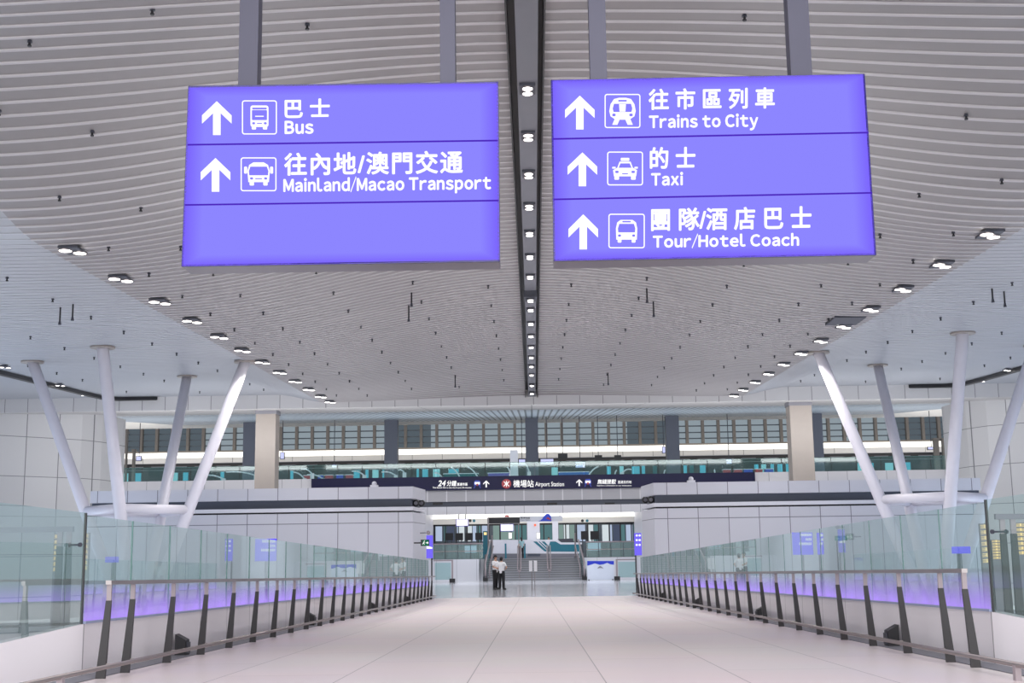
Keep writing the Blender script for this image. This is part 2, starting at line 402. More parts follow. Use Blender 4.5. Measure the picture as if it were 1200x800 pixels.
# ------------------------------------------------------------------ ramp handrails
HX = 4.10
def post_mesh(s, y, parent, end=False):
    z = rz(y)
    # pale steel bracket on top, dark tapered blade leaning out to its foot
    MB().box(min(s*(HX-.022), s*(HX+.022)), max(s*(HX-.022), s*(HX+.022)), y-.012, y+.012, z+.72, z+.88).build('post_bracket', 'steel_l', parent)
    a = [(s*(HX-.026), y-.014, z+.73), (s*(HX+.026), y-.014, z+.73), (s*(HX+.026), y+.014, z+.73), (s*(HX-.026), y+.014, z+.73)]
    b_ = [(s*(HX+.008), y-.02, z), (s*(HX+.098), y-.02, z), (s*(HX+.098), y+.02, z), (s*(HX+.008), y+.02, z)]
    MB().hexa(b_, a).build('post', 'blade', parent)
for s, nm in ((-1, 'left'), (1, 'right')):
    t = thing('handrail', 'long steel handrail with dark tapered posts on the %s of the ramp' % nm, 'handrail', (s*HX, 12.3, rz(12.3)), 'ramp handrails')
    ys = [12.5]+[13.24+1.49*k for k in range(27)]
    for y in ys: post_mesh(s, y, t)
    ya, yb = 12.47, ys[-1]+.05
    mb = MB()
    def bar(mb, X, ya, yb, h, w, hh):
        x0, x1 = sorted((s*(X-w), s*(X+w)))
        mb.hexa([(x0, ya, rz(ya)+h-hh), (x1, ya, rz(ya)+h-hh), (x1, yb, rz(yb)+h-hh), (x0, yb, rz(yb)+h-hh)],
                [(x0, ya, rz(ya)+h+hh), (x1, ya, rz(ya)+h+hh), (x1, yb, rz(yb)+h+hh), (x0, yb, rz(yb)+h+hh)])
    bar(mb, HX, ya, yb, .90, .028, .020)
    mb.build('top_rail', 'steel', t)
    mb = MB(); yn, yf = 6.0, yb+.6
    mb.tube((s*3.99, yn, rz(yn)+.13), (s*3.99, yf, rz(yf)+.13), .022, n=12)
    tag(mb.build('bumper_rail', 'steel', t, True), 'low round steel bumper rail')
    mb = MB()
    for y in ys: mb.box(min(s*3.99, s*(HX+.03)), max(s*3.99, s*(HX+.03)), y-.01, y+.01, rz(y)+.12, rz(y)+.14)
    mb.build('rail_bracket', 'steel', t)
    for y in (11.0, 8.9):
        MB().box(min(s*3.965, s*4.015), max(s*3.965, s*4.015), y-.03, y+.03, rz(y), rz(y)+.125).build('stub_post', 'steel_l', t)
    # end return of the rail at its far end
    MB().box(min(s*(HX-.15), s*(HX+.1)), max(s*(HX-.15), s*(HX+.1)), yb-.02, yb+.02, rz(yb)+.88, rz(yb)+.92).build('rail_return', 'steel', t)

# handrails outside the ramp glass (seen through the corner panes)
for s, nm in ((-1, 'left'), (1, 'right')):
    px = [(0, 623), (86, 621)] if s < 0 else [(1200, 605.5), (1166, 606.5)]
    Yo = 15.5
    a, b_ = at(*px[0], Yo), at(*px[1], Yo)
    t = thing('handrail', 'grey side handrail on two dark posts standing behind the %s corner glass' % nm, 'handrail', (b_.x, Yo, -1.1), 'side handrails')
    xo = a.x+s*3
    MB().box(min(xo, b_.x), max(xo, b_.x), Yo-.03, Yo+.03, b_.z-.02, b_.z+.045).build('top_rail', 'cabinet', t)
    for q, wpx in ((70 if s < 0 else 1176.5, 0), (80.5 if s < 0 else 1189, 0)):
        c = at(q, 640, Yo)
        MB().box(c.x-.03, c.x+.03, Yo-.015, Yo+.015, b_.z-.2, b_.z-.02).build('post_bracket', 'steel_l', t)
        MB().hexa([(c.x-.075, Yo-.02, -1.1), (c.x+.075, Yo-.02, -1.1), (c.x+.075, Yo+.02, -1.1), (c.x-.075, Yo+.02, -1.1)],
                  [(c.x-.035, Yo-.02, b_.z-.19), (c.x+.035, Yo-.02, b_.z-.19), (c.x+.035, Yo+.02, b_.z-.19), (c.x-.035, Yo+.02, b_.z-.19)]).build('post', 'black', t)
    for k, (q, y0, y1, w) in enumerate(((65, 625, 670, 7), (101, 624, 668, 7)) if s < 0 else ((1155, 613, 660, 7), (1168, 632, 655, 9), (1197, 612, 650, 8))):  # reflected shop lights added as glowing strips behind the glass
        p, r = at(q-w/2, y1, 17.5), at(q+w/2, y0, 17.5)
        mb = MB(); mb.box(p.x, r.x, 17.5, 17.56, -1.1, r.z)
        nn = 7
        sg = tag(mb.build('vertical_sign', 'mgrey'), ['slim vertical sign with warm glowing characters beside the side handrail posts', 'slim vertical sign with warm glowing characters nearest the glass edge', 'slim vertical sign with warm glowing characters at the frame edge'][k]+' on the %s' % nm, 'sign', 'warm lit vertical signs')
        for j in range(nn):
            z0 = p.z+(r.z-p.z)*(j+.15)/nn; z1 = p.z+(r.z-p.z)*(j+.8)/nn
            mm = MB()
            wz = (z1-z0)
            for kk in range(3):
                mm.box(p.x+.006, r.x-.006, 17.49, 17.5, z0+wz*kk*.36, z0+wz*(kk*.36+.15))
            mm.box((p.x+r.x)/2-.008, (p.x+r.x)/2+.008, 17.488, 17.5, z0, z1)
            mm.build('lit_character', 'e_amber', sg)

# floor boxes behind the posts
ord_ = ['nearest', 'second', 'third', 'fourth']
for s, nm in ((-1, 'left'), (1, 'right')):
    for k, y in enumerate((16.1, 25.4, 35.0, 44.8)):
        z = rz(y)
        mb = MB(); w = s*.09
        mb.hexa([(s*4.28, y-.09, z+.008), (s*4.42, y-.09, z+.008), (s*4.42, y+.09, z+.008), (s*4.28, y+.09, z+.008)],
                [(s*4.29, y-.09, z+.19), (s*4.42, y-.09, z+.26), (s*4.42, y+.09, z+.26), (s*4.29, y+.09, z+.19)])
        o = tag(mb.build('floor_box', 'black'), '%s black wedge-shaped box on the floor behind the %s handrail posts' % (ord_[k], nm), 'box', 'black floor boxes behind the handrails')
        MB().box(min(s*4.268, s*4.28), max(s*4.268, s*4.28), y-.07, y+.07, z+.03, z+.16).build('front_grille', 'dgrey', o)

# ------------------------------------------------------------------ hall ceiling
CZ = CAM.z
def crown(y): return CZ+(8.85 if y < 60 else 8.85-.45*((y-60)/6)**2)
def vall(y):
    u = max(0, min(1, (28-y)/9)); return CZ+6.3+.029*y+1.7*u*u*(3-2*u)
def cz(x, y):
    x = abs(x); v = vall(y)
    if x >= 10.8:
        u = min(1, (x-10.8)/2.4); return v+.42*u*u*(3-2*u)*max(0, (y-40)/26)
    return v+(crown(y)-v)*(.5+.5*math.cos(PI*x/10.8))
def slats(x0, x1, nx, y0, y1, pitch, lipw, drop, tilt=.0):
    mb = MB(); y = y0; rows = []
    while y < y1-1e-6:
        e = min(y+pitch, y1)
        rows += [(y, 0, 0), (e-lipw, tilt, 0), (e-lipw, -drop, 1), (e, -drop, 1)]
        y = e
    for (y, dz, m) in rows:
        for i in range(nx+1):
            x = x0+(x1-x0)*i/nx; mb.v.append((x, y, cz(x, y)+dz))
    for r in range(len(rows)-1):
        mi = 1 if rows[r+1][2] == 1 else 0
        for i in range(nx):
            a = r*(nx+1)+i; mb.f.append((a, a+1, a+nx+2, a+nx+1)); mb.m.append(mi)
    return mb
CH = .33            # half width of the centre trough
for s, nm in ((-1, 'left'), (1, 'right')):
    xa, xb = sorted((s*CH, s*11.0))
    struct(slats(xa, xb, 28, 3, 66, .42, .062, .025).build('ceiling', ['slat', 'lip']), '%s half of the slatted grey vaulted ceiling' % nm)
    xa, xb = sorted((s*11.0, s*34))
    struct(slats(xa, xb, 46, 3, 66, .42, .05, .012).build('ceiling', ['sslat', 'slip']), 'smooth bluish %s side bay of the ceiling' % nm)
    # curved black slot in the side ceiling
    cpx = [(-60, 420), (0, 434.5), (50, 447), (100, 459.5), (125, 465.2), (150, 467.2), (188, 467)]
    mb = MB(); pts = []
    for q, r in cpx:
        d = ray(q, r); tt = 40
        for _ in range(40):
            p = CAM+d*tt; tt *= (cz(p.x, min(p.y, 66))-.04-CAM.z)/max(p.z-CAM.z, .01)
        pts.append(CAM+d*tt)
    pts = [p if p.y < 65.9 else Vector((p.x, 65.9, p.z)) for p in pts]
    if s > 0: pts = [Vector((-p.x, p.y, p.z)) for p in pts]
    for p, q in zip(pts, pts[1:]):
        w = Vector((s*.10, 0, 0)); nn = Vector((0, .2, 0))
        mb.hexa([p-w-nn, q-w-nn, q+w+nn, p+w+nn], [v+Vector((0, 0, -.16)) for v in (p-w-nn, q-w-nn, q+w+nn, p+w+nn)])
    struct(mb.build('trim_%d' % (3 if s < 0 else 4), 'black'), 'curved black slot in the %s side bay of the ceiling' % nm)
struct(MB().box(-34, 34, 2.9, 66, CZ+10.2, CZ+10.4).build('ceiling', 'dgrey'), 'dark roof void above the slats')

# centre trough
t = thing('lighting_trough', 'long dark grey recessed lighting trough along the ridge of the ceiling', 'light fixture', (0, 3, crown(3)))
mb = MB()
ysg = [3+1.5*i for i in range(43)]; ysg[-1] = 66
for a, b2 in zip(ysg, ysg[1:]):
    za, zb = crown(a)-.02, crown(b2)-.02
    mb.hexa([(-.17, a, za-.06), (.21, a, za-.06), (.21, b2, zb-.06), (-.17, b2, zb-.06)], [(-.17, a, za+.1), (.21, a, za+.1), (.21, b2, zb+.1), (-.17, b2, zb+.1)])
mb.build('tray', 'trough', t)
mb = MB()
for a, b2 in zip(ysg, ysg[1:]):
    for x0, x1 in ((-.33, -.30), (.30, .33)):
        za, zb = crown(a), crown(b2)
        mb.hexa([(x0, a, za-.12), (x1, a, za-.12), (x1, b2, zb-.12), (x0, b2, zb-.12)], [(x0, a, za+.3), (x1, a, za+.3), (x1, b2, zb+.3), (x0, b2, zb+.3)])
    mb.hexa([(-.32, a, za+.28), (.32, a, za+.28), (.32, b2, zb+.28), (-.32, b2, zb+.28)], [(-.32, a, za+.3), (.32, a, za+.3), (.32, b2, zb+.3), (-.32, b2, zb+.3)])
tag(mb.build('side_slot', 'black', t), 'black slots flanking the tray')
MB().box(-.20, .24, 41.5, 42.3, crown(42)-.30, crown(42)-.07).build('drop_box', 'dgrey', t)

# twin downlights in the trough
def twin(loc, dx, dy, label, group, turn=0.0, size=1.0):
    t = thing('twin_downlight', label, 'ceiling light', loc, group)
    x, y, z = loc
    MB().box(x-.19*size, x+.19*size, y-.30*size, y+.30*size, z-.02, z+.03).build('housing', 'dgrey', t)
    for k in (-1, 1):
        cx, cy = x+dx*k, y+dy*k
        mb = MB(); mb.tube((cx, cy, z-.045), (cx, cy, z-.02), .115*size, n=14)
        mb.build('lens', 'e_lens', t)
        mb = MB(); mb.tube((cx, cy, z-.05), (cx, cy, z-.02), .135*size, .14*size, n=14, caps=False)
        mb.build('lens_ring', 'steel', t)
    t.rotation_euler = (0, 0, turn)
    return t
ords = ['first', 'second', 'third', 'fourth', 'fifth', 'sixth', 'seventh', 'eighth', 'ninth', 'tenth', 'eleventh', 'twelfth', 'thirteenth', 'fourteenth', 'fifteenth', 'sixteenth', 'seventeenth', 'eighteenth', 'nineteenth']
LAMPS = []
cy_ = [23.0+2.7*i for i in range(16)]+[65.2]
for i, y in enumerate(cy_):
    l = 'twin square downlight in the centre ceiling trough, %s from the near end' % ords[i]
    z = crown(y)-.115-.2*(41.5 < y < 42.3)
    if i == 0: d0 = twin((.02, y, z), 0, .13, l, 'downlights in the centre trough', size=.78)
    else: dup(d0, (.02, y, z), l)
    LAMPS.append((.02, y, z-.15))
rowpx = [(59, 280.6), (123, 318), (172.4, 346.9), (213.7, 369.7), (247.5, 389), (279, 406.8), (302, 420.2), (322.7, 432), (341.6, 442.8), (358, 452.4), (372, 461), (385.5, 468.3)]
for s, nm in ((-1, 'left'), (1, 'right')):
    for i in range(12):
        y = 28.1+3.42*i if i < 11 else 65.2
        loc = (s*10.35, y, cz(10.35, y)-.075)
        l = 'bright twin downlight in the %s row along the slatted ceiling, %s from the near end' % (nm, ords[i])
        if i == 0: dd = twin(loc, .12*1.0, .13, l, 'downlights in the %s row' % nm, size=1.15)
        else: dup(dd, loc, l)
        LAMPS.append((loc[0], y, loc[2]-.15))
    for i, (q, r) in enumerate(((5, 448.5), (70, 466), (100, 473.2))):
        y = (50, 58, 63.5)[i]; p = at(q, r, y)
        x = p.x if s < 0 else -p.x
        loc = (x, y, min(p.z, cz(p.x, y)-.06)); loc = (x, y, cz(x, y)-.075)
        if i == 0: ds = twin(loc, .1, .08, 'x', 'downlights over the side walls', size=.7)
        LB = 'small bright downlight in the %s side ceiling above the tall side wall, %s' % (nm, ['farthest out', 'middle', 'farthest back'][i])
        if i: dup(ds, loc, LB)
        else: tag(ds, LB)

# sprinkler heads
proto = thing('sprinkler_head', 'x', 'sprinkler', (0, 0, 0))
MB().tube((0, 0, -.01), (0, 0, .05), .045, .03, n=8).build('rose', 'dgrey', proto)
MB().tube((0, 0, -.06), (0, 0, -.01), .02, n=6).tube((0, 0, -.08), (0, 0, -.055), .034, n=8).build('stem', 'black', proto)
first = True
for s, nm in ((-1, 'left'), (1, 'right')):
    for X, where in ((1.35, 'close to the centre trough'), (3.6, 'second line from the trough'), (5.9, 'middle of the slatted vault'), (8.2, 'line before the downlights'), (9.6, 'beside the row of downlights'), (13.2, 'side bay next to the vault'), (16.6, 'side bay above the slanted column'), (20.0, 'outermost line of the side bay')):
        y = 19.0+(.9 if X in (3.6, 8.2, 16.6) else 0)
        while y < 65:
            loc = (s*X, y, cz(X, y)-.03)
            lab = 'tiny dark sprinkler head on the %s, %s' % (nm, where); g = 'sprinklers %s, %s' % (where, nm)
            if abs(X) < 16 or y > 26:
                if first: proto.location = loc; proto['label'] = lab; proto['group'] = g; first = False
                else: dup(proto, loc, lab, g)
            y += 3.1
# thin rods hanging from the ceiling
for (q, r0, r1, Y, lab) in ((479, 353, 370, 42, 'left of the two near the trough on the left'), (482.3, 362, 377, 40, 'right of the two near the trough on the left'),
                          (766, 350, 366, 42, 'right of the two near the trough on the right'), (759, 358, 374, 40, 'left of the two near the trough on the right'),
                          (533.5, 447, 460, 60, 'at the far end left of the trough'), (713, 445, 458, 60, 'at the far end right of the trough'),
                          (69, 382, 400, 36, 'left of the two above the left slanted column'), (83.5, 387, 404, 35.5, 'right of the two above the left slanted column'),
                          (1179.5, 364, 380, 36, 'right of the two above the right slanted column'), (1166, 370, 384, 35.5, 'left of the two above the right slanted column')):
    a, b2 = at(q, r0, Y), at(q, r1, Y)
    zt = cz(a.x, Y)
    t = thing('hanging_sensor', 'thin black ceiling rod with sensor, '+lab, 'sensor', (b2.x, Y, zt), 'hanging ceiling sensors')
    L = a.z-b2.z
    MB().tube((b2.x, Y, zt-L), (b2.x, Y, zt), .025, n=8).build('rod', 'black', t)
    MB().tube((b2.x, Y, zt-L-.06), (b2.x, Y, zt-L+.05), .05, .03, n=8).build('sensor_tip', 'dgrey', t)
p = at(970, 396, 40)
o = MB().box(10.2-.5, 10.2+.5, 40.2, 41.6, cz(10.2, 41)-.06, cz(10.2, 41)+.02)
tag(o.build('access_hatch', 'dgrey'), 'dark rectangular ceiling hatch in the right row of downlights', 'hatch')

# end fascia of the hall ceiling
fas_m = joints('fascia_panels', rgb(205, 203, 204), rgb(120, 118, 120), [(0, 1.2, .1, .03)], rough=.5)
zf = at(626, 473.7, 66).z
mb = MB(); nn = 80
for i in range(nn):
    x0, x1 = -30+60*i/nn, -30+60*(i+1)/nn
    mb.hexa([(x0, 66, zf), (x1, 66, zf), (x1, 66.15, zf), (x0, 66.15, zf)], [(x0, 66, cz(x0, 66)+.3), (x1, 66, cz(x1, 66)+.3), (x1, 66.15, cz(x1, 66)+.3), (x0, 66.15, cz(x0, 66)+.3)])
struct(mb.build('trim_5', fas_m), 'pale fascia closing the far end of the hall ceiling')

# ------------------------------------------------------------------ slanted columns
for s, nm in ((-1, 'left'), (1, 'right')):
    cx, cyy = s*15.2, 50.0
    t = thing('slanted_column', 'white column of four slanted tubes tied by a ring, %s of the ramp' % nm, 'column', (cx, cyy, -1.1), 'slanted tubular columns')
    tops = [(cx, 44.6), (cx-s*.1, 55.4), (cx+s*4.15, 48.8), (cx-s*4.15, 48.8)]
    zr_ = CZ+2.05
    C0 = Vector((cx, 49.6, -1.1))
    ring = []
    for (x, y) in tops:
        T = Vector((x, y, cz(x, y)-.02)); Bt = C0+(Vector((x, y, -1.1))-C0)*.05
        k = (zr_-Bt.z)/(T.z-Bt.z); ring.append(Bt+(T-Bt)*k)
        MB().tube(Bt, T, .24, .205, n=20, caps=True).build('strut', 'column', t, True)
        MB().tube(T-Vector((0, 0, .06)), T, .43, .43, n=24).build('collar_plate', 'pillar_b', t)
    ring = [ring[0], ring[2], ring[1], ring[3]]
    for a, b2 in zip(ring, ring[1:]+ring[:1]):
        MB().tube(a, b2, .18, n=14).build('ring_tube', 'column', t, True)
    MB().tube((cx, 49.6, -1.1), (cx, 49.6, -.8), .6, .5, n=24).build('base', 'column', t)

# ------------------------------------------------------------------ facade walls flanking the opening
YF = 60.0
fx0 = at(289.5, 620, YF).x
fz = at(400, 613, YF).z
fac_m = joints('facade_panels', rgb(208, 208, 217), rgb(120, 120, 130), [(0, 1.412, fx0, .035), (2, 20, fz, .035)], rough=.4)
facr_m = joints('facade_panels_right', rgb(208, 208, 217), rgb(120, 120, 130), [(0, 1.412, at(783, 620, YF).x, .035), (2, 20, fz, .035)], rough=.4)
Z = {k: at(400, y, YF).z for k, y in dict(top=571, a=585, b=594.6, c=599, d=601).items()}
for s, nm, mt in ((-1, 'left', fac_m), (1, 'right', facr_m)):
    xo = at(105, 600, YF).x
    xi, xj = at(484, 600, YF).x, at(498.5, 600, YF+3).x
    def poly(ins, ext=0):
        p = [(xo, YF+ins), (xi-ins*.4, YF+ins), (xj-ins, YF+3), (xj-1.6-ins, YF+5.5), (xj-2.1-ins, YF+5.5), (xj-.9-ins, YF+3.4), (xi-.7, YF+.6), (xo, YF+.6)]
        return [(x if s < 0 else -x, y) for x, y in (p if s < 0 else p[::-1])]
    mb = MB()
    mb.prism(poly(0), -1.3, Z['d'], 0); mb.prism(poly(.28), Z['d'], Z['c'], 2); mb.prism(poly(0), Z['c'], Z['b'], 1); mb.prism(poly(.28), Z['b'], Z['a'], 3); mb.prism(poly(0), Z['a'], Z['top'], 0)
    struct(mb.build('wall_%s' % nm, [mt, M['white'], M['black'], M['slate']]), 'white panelled block wall with a slate band, %s of the opening' % nm)
    for k, q in enumerate((487.5, 494)):
        p = at(q, 589.5, YF+.9+1.35*k); x = p.x if s < 0 else -p.x
        t = thing('wall_speaker', 'round dark speaker in the slate band at the %s corner of the opening, %s' % (nm, ['outer one', 'inner one'][k]), 'speaker', (x, p.y, p.z), 'speakers at the opening corners')
        MB().ball((x, p.y, p.z), .17, .17, .17, nu=14, nv=8).build('speaker_body', 'black', t, True)
        MB().tube((x, p.y-.19, p.z), (x, p.y-.13, p.z), .09, n=14).build('speaker_cone', 'mgrey', t)
    # dome camera on top of the block
    p = at(438, 570, YF) if s < 0 else at(810.5, 565, YF)
    t = thing('security_camera', 'small white device sitting on top of the %s block wall' % nm, 'camera', (p.x, YF+.2, Z['top']), 'devices on the block walls')
    MB().box(p.x-.18, p.x+.18, YF+.05, YF+.35, Z['top'], Z['top']+.1).build('base', 'white', t)
    MB().ball((p.x, YF+.2, Z['top']+.16), .12, .12, .12, nu=12, nv=8).build('dome', 'white', t, True)

# tall outer side walls
sw_m = joints('side_wall_panels', rgb(205, 205, 207), rgb(120, 122, 126), [(0, 1.32, at(40, 540, 71).x, .035), (2, at(50, 514, 71).z-at(50, 559.5, 71).z, at(50, 514, 71).z, .035)], rough=.45)
for s, nm in ((-1, 'left'), (1, 'right')):
    b0 = at(-60, 600, 67); b1 = at(92, 600, 72); b2 = at(116, 600, 73.5); b3 = at(141, 600, 76)
    zt = CZ+9.3
    mb = MB()
    P = [(b0.x-8, b0.y-3), (b0.x, b0.y), (b1.x, b1.y), (b2.x, b2.y), (b3.x, b3.y)]
    zts = [zt, zt, zt, at(116, 484, 73.5).z, at(141, 491, 76).z]
    for i in range(4):
        (x0, y0), (x1, y1) = P[i], P[i+1]; z0, z1 = zts[i], zts[i+1]
        if i == 2: z0 = zts[3]
        a = [(x0, y0, -1.3), (x1, y1, -1.3), (x1, y1, z1), (x0, y0, z0)]
        bb = [(x, y+.4, z) for x, y, z in a]
        if s > 0: a = [(-x, y, z) for x, y, z in a]; bb = [(-x, y, z) for x, y, z in bb]
        mb.hexa(a, bb) if s < 0 else mb.hexa(bb, a)
    # return wall running back
    x3 = b3.x; xa, xb = sorted((s*abs(x3), s*(abs(x3)+.4)))
    struct(mb.build('wall_%s' % nm, sw_m), 'tall pale panelled outer wall on the %s of the hall' % nm)
    xs = sorted((s*33.5, s*34))
    struct(MB().box(xs[0], xs[1], -6, 64, -1.3, CZ+9.2).build('wall_%s' % nm, sw_m), 'far %s side wall of the hall' % nm)

# ------------------------------------------------------------------ upper level
YB = 78.0
zb0, zb1 = at(626, 557.3, YB).z, at(626, 541.3, YB).z        # glass foot and top
bal_m = joints('balcony_fascia', rgb(214, 213, 217), rgb(150, 150, 155), [(0, 1.18, .1, .03)], rough=.5)
zs1, zs0 = at(626, 558.6, YB).z, at(626, 573.2, YB).z
struct(MB().box(-27, 27, YB, 113, zb0-.9, zb0).build('floor', 'mgrey'), 'upper level floor slab')
xl, xr = at(366, 565, YB).x, at(884, 565, YB).x
mb = MB().box(-29, xl, YB-.15, YB, zs0-.2, zb0).box(xr, 29, YB-.15, YB, zs0-.2, zb0)
struct(mb.build('trim_6', bal_m), 'white fascia panels of the upper level')
# blue header sign
t = thing('header_sign', 'long navy blue overhead sign above the opening with white station lettering', 'sign', ((xl+xr)/2, YB, zs0))
MB().box(xl, xr, YB-.35, YB-.16, zs0, zb0+.0).build('panel', 'navy', t)
YS = YB-.37
lettering('24', 513, 522.5, 562.6, 569.6, YS, 'e_text', t, .02, shear=.25)
lettering('分鐘', 523.5, 535, 562.8, 569.4, YS, 'e_text', t, .02, shear=.15)
lettering('直達市區', 535.5, 548, 565.4, 569, YS, 'e_text', t, .02)
lettering('The fastest link to the city in just 24 minutes', 507, 552.5, 570.2, 572.6, YS, 'e_text', t, .01)
lettering('機場站', 601.5, 625.5, 562.2, 570.8, YS, 'e_text', t, .012)
lettering('Airport Station', 627.2, 661, 564.3, 571.2, YS, 'e_text', t, .005)
lettering('無縫接駁', 700, 722, 561.3, 567, YS, 'e_text', t, .02, shear=.15)
lettering('直達目的地', 724, 740, 562.8, 566.4, YS, 'e_text', t, .01)
lettering('Seamless connection to any destination', 699.5, 740, 568, 569.9, YS, 'e_text', t, .005)
def arrow_px(cx, y0, y1, w, Y, name, mat, parent, dy=.01):
    """upward arrow: chevron head and shaft drawn as one flat plate"""
    h = y1-y0; k = w/2; st = w*.115
    P = [(cx, y0), (cx+k, y0+h*.42), (cx+k, y0+h*.60), (cx+st, y0+h*.30), (cx+st, y1), (cx-st, y1), (cx-st, y0+h*.30), (cx-k, y0+h*.60), (cx-k, y0+h*.42)]
    return MB().slab([at(x, y, Y) for x, y in P[::-1]], dy).build(name, mat, parent)
arrow_px(569.8, 562.8, 570.8, 7, YS, 'arrow', 'e_text', t); arrow_px(678.8, 561.3, 569.3, 7, YS, 'arrow', 'e_text', t)
def disc(cx, cy, r, Y, mat, name, parent, n=24, sx=1.0):
    return MB().slab([at(cx+r*sx*math.cos(-2*PI*i/n), cy+r*math.sin(-2*PI*i/n), Y) for i in range(n)], .01).build(name, mat, parent)
d = disc(593.5, 566.7, 5.6, YS, 'red', 'emblem', t)
def bars(segs, Y, wpx, mat, name, parent):
    mb = MB()
    for (x0, y0, x1, y1) in segs:
        L = math.hypot(x1-x0, y1-y0); nx, ny = -(y1-y0)/L*wpx/2, (x1-x0)/L*wpx/2
        mb.slab([at(x0+nx, y0+ny, Y), at(x1+nx, y1+ny, Y), at(x1-nx, y1-ny, Y), at(x0-nx, y0-ny, Y)], .01)
    return mb.build(name, mat, parent)
ex, ey = 593.5, 566.7
bars([(ex, ey-3.6, ex, ey+3.6), (ex-1.9, ey, ex+1.9, ey), (ex-3.2, ey-2.6, ex-1.2, ey-1.0), (ex-1.2, ey-1.0, ex+1.2, ey-1.0), (ex+3.2, ey-2.6, ex+1.2, ey-1.0), (ex-3.2, ey+2.9, ex-1.2, ey+1.0), (ex+3.2, ey+2.9, ex+1.2, ey+1.0), (ex-1.2, ey+1, ex+1.2, ey+1)], YS-.02, .8, 'e_text', 'emblem_mark', d)
for cxp, cyp in ((559.3, 567.2), (689, 565.6)):
    g = MB().slab([at(cxp+x, cyp+y, YS) for x, y in ((-3.8, 1.6), (3.8, 1.6), (3.8, -2.5), (2.4, -4.6), (-2.4, -4.6), (-3.8, -2.5))], .01).build('train_symbol', 'blue', t)
    MB().slab([at(cxp+x, cyp+y, YS-.02) for x, y in ((-3, .2), (3, .2), (3, -2.6), (-3, -2.6))], .01).build('train_window', 'e_text', g)
    disc(cxp, cyp+.6, 1.3, YS-.04, 'red', 'train_nose', g, 12)
    bars([(cxp-2.6, cyp+2, cxp-3.8, cyp+4.6), (cxp+2.6, cyp+2, cxp+3.8, cyp+4.6)], YS-.02, .9, 'blue', 'track', g)

# balcony glass
t = thing('glass_balustrade', 'long teal glass balustrade along the edge of the upper level', 'balustrade', (0, YB+.1, zb0))
gx0, gx1 = at(137, 555, YB).x, at(1121, 550, YB).x
nb = 34
for i in range(nb):
    x0 = gx0+(gx1-gx0)*i/nb+.02; x1 = gx0+(gx1-gx0)*(i+1)/nb-.02
    MB().quad((x0, YB+.1, zb0), (x1, YB+.1, zb0), (x1, YB+.1, zb1), (x0, YB+.1, zb1)).build('glass_pane', 'tealglass2', t)
zt_ = at(626, 544.2, YB).z
MB().box(gx0, gx1, YB+.12, YB+.17, zt_-.02, zt_+.02).build('inner_rail', 'steel_l', t)
MB().box(gx0, gx1, YB+.08, YB+.12, zb1, zb1+.03).build('top_edge', 'glassedge', t)

# rising ceiling over the upper level
uc_m = joints('upper_soffit', rgb(186, 184, 184), rgb(120, 120, 122), [(1, 2.4, 66, .12), (0, 6.0, 0, .06)], rough=.5)
us_m = joints('upper_slats', rgb(205, 215, 226), rgb(105, 118, 130), [(0, .42, 0, .13)], rough=.4)
prof = [(66.15, 473.7), (78, 480), (104, 491.5)]
zz = [at(626, y, Y).z for Y, y in prof]
for i, (mm, lb) in enumerate(((uc_m, 'banded grey soffit over the upper level'), (us_m, 'striped pale slatted ceiling over the upper level'))):
    (ya, _), (yb2, _) = prof[i], prof[i+1]
    MBi = MB().hexa([(-29, ya, zz[i]), (29, ya, zz[i]), (29, yb2, zz[i+1]), (-29, yb2, zz[i+1])], [(-29, ya, zz[i]+.2), (29, ya, zz[i]+.2), (29, yb2, zz[i+1]+.2), (-29, yb2, zz[i+1]+.2)])
    struct(MBi.build('ceiling', mm), lb)
zl1, zl0 = at(626, 491.5, 104).z, at(626, 494.6, 104).z
struct(MB().box(-39, 39, 104, 104.5, zl0, zl1+.3).build('trim_7', 'cream'), 'cream ledge at the top of the high glazing')

# beige front pillars and dark rear pillars
for q0, q1, nm in ((301.2, 324.5, 'left'), (925.8, 951.5, 'right')):
    a, b2 = at(q0, 530, 70).x, at(q1, 530, 70).x
    zt2 = zz[0]+(zz[1]-zz[0])*(70-66)/12
    t = thing('pillar', 'beige square pillar rising behind the %s block wall' % nm, 'pillar', ((a+b2)/2, 70, 0), 'beige pillars')
    MB().box(a, b2, 69.5, 70.6, 0, zt2).build('shaft', 'pillar_b', t)
    MB().box(a-.04, b2+.04, 69.46, 70.64, zt2-.25, zt2).build('capital', 'mgrey', t)
for k, (q0, q1) in enumerate(((284.5, 301), (450.3, 465.5), (616, 631), (781.5, 796.7), (948, 965.5))):
    a, b2 = at(q0, 530, 98).x, at(q1, 530, 98).x
    zt2 = zz[1]+(zz[2]-zz[1])*(98-78)/26
    t = thing('pillar', 'dark grey pillar on the upper level, %s of five from the left' % ords[k], 'pillar', ((a+b2)/2, 98, zb0), 'dark grey pillars')
    MB().box(a, b2, 98, 99, zb0, zt2).build('shaft', 'pillar_d', t)
    MB().box(a-.03, b2+.03, 97.97, 99.03, zb0, zb0+.3).build('plinth', 'dgrey', t)

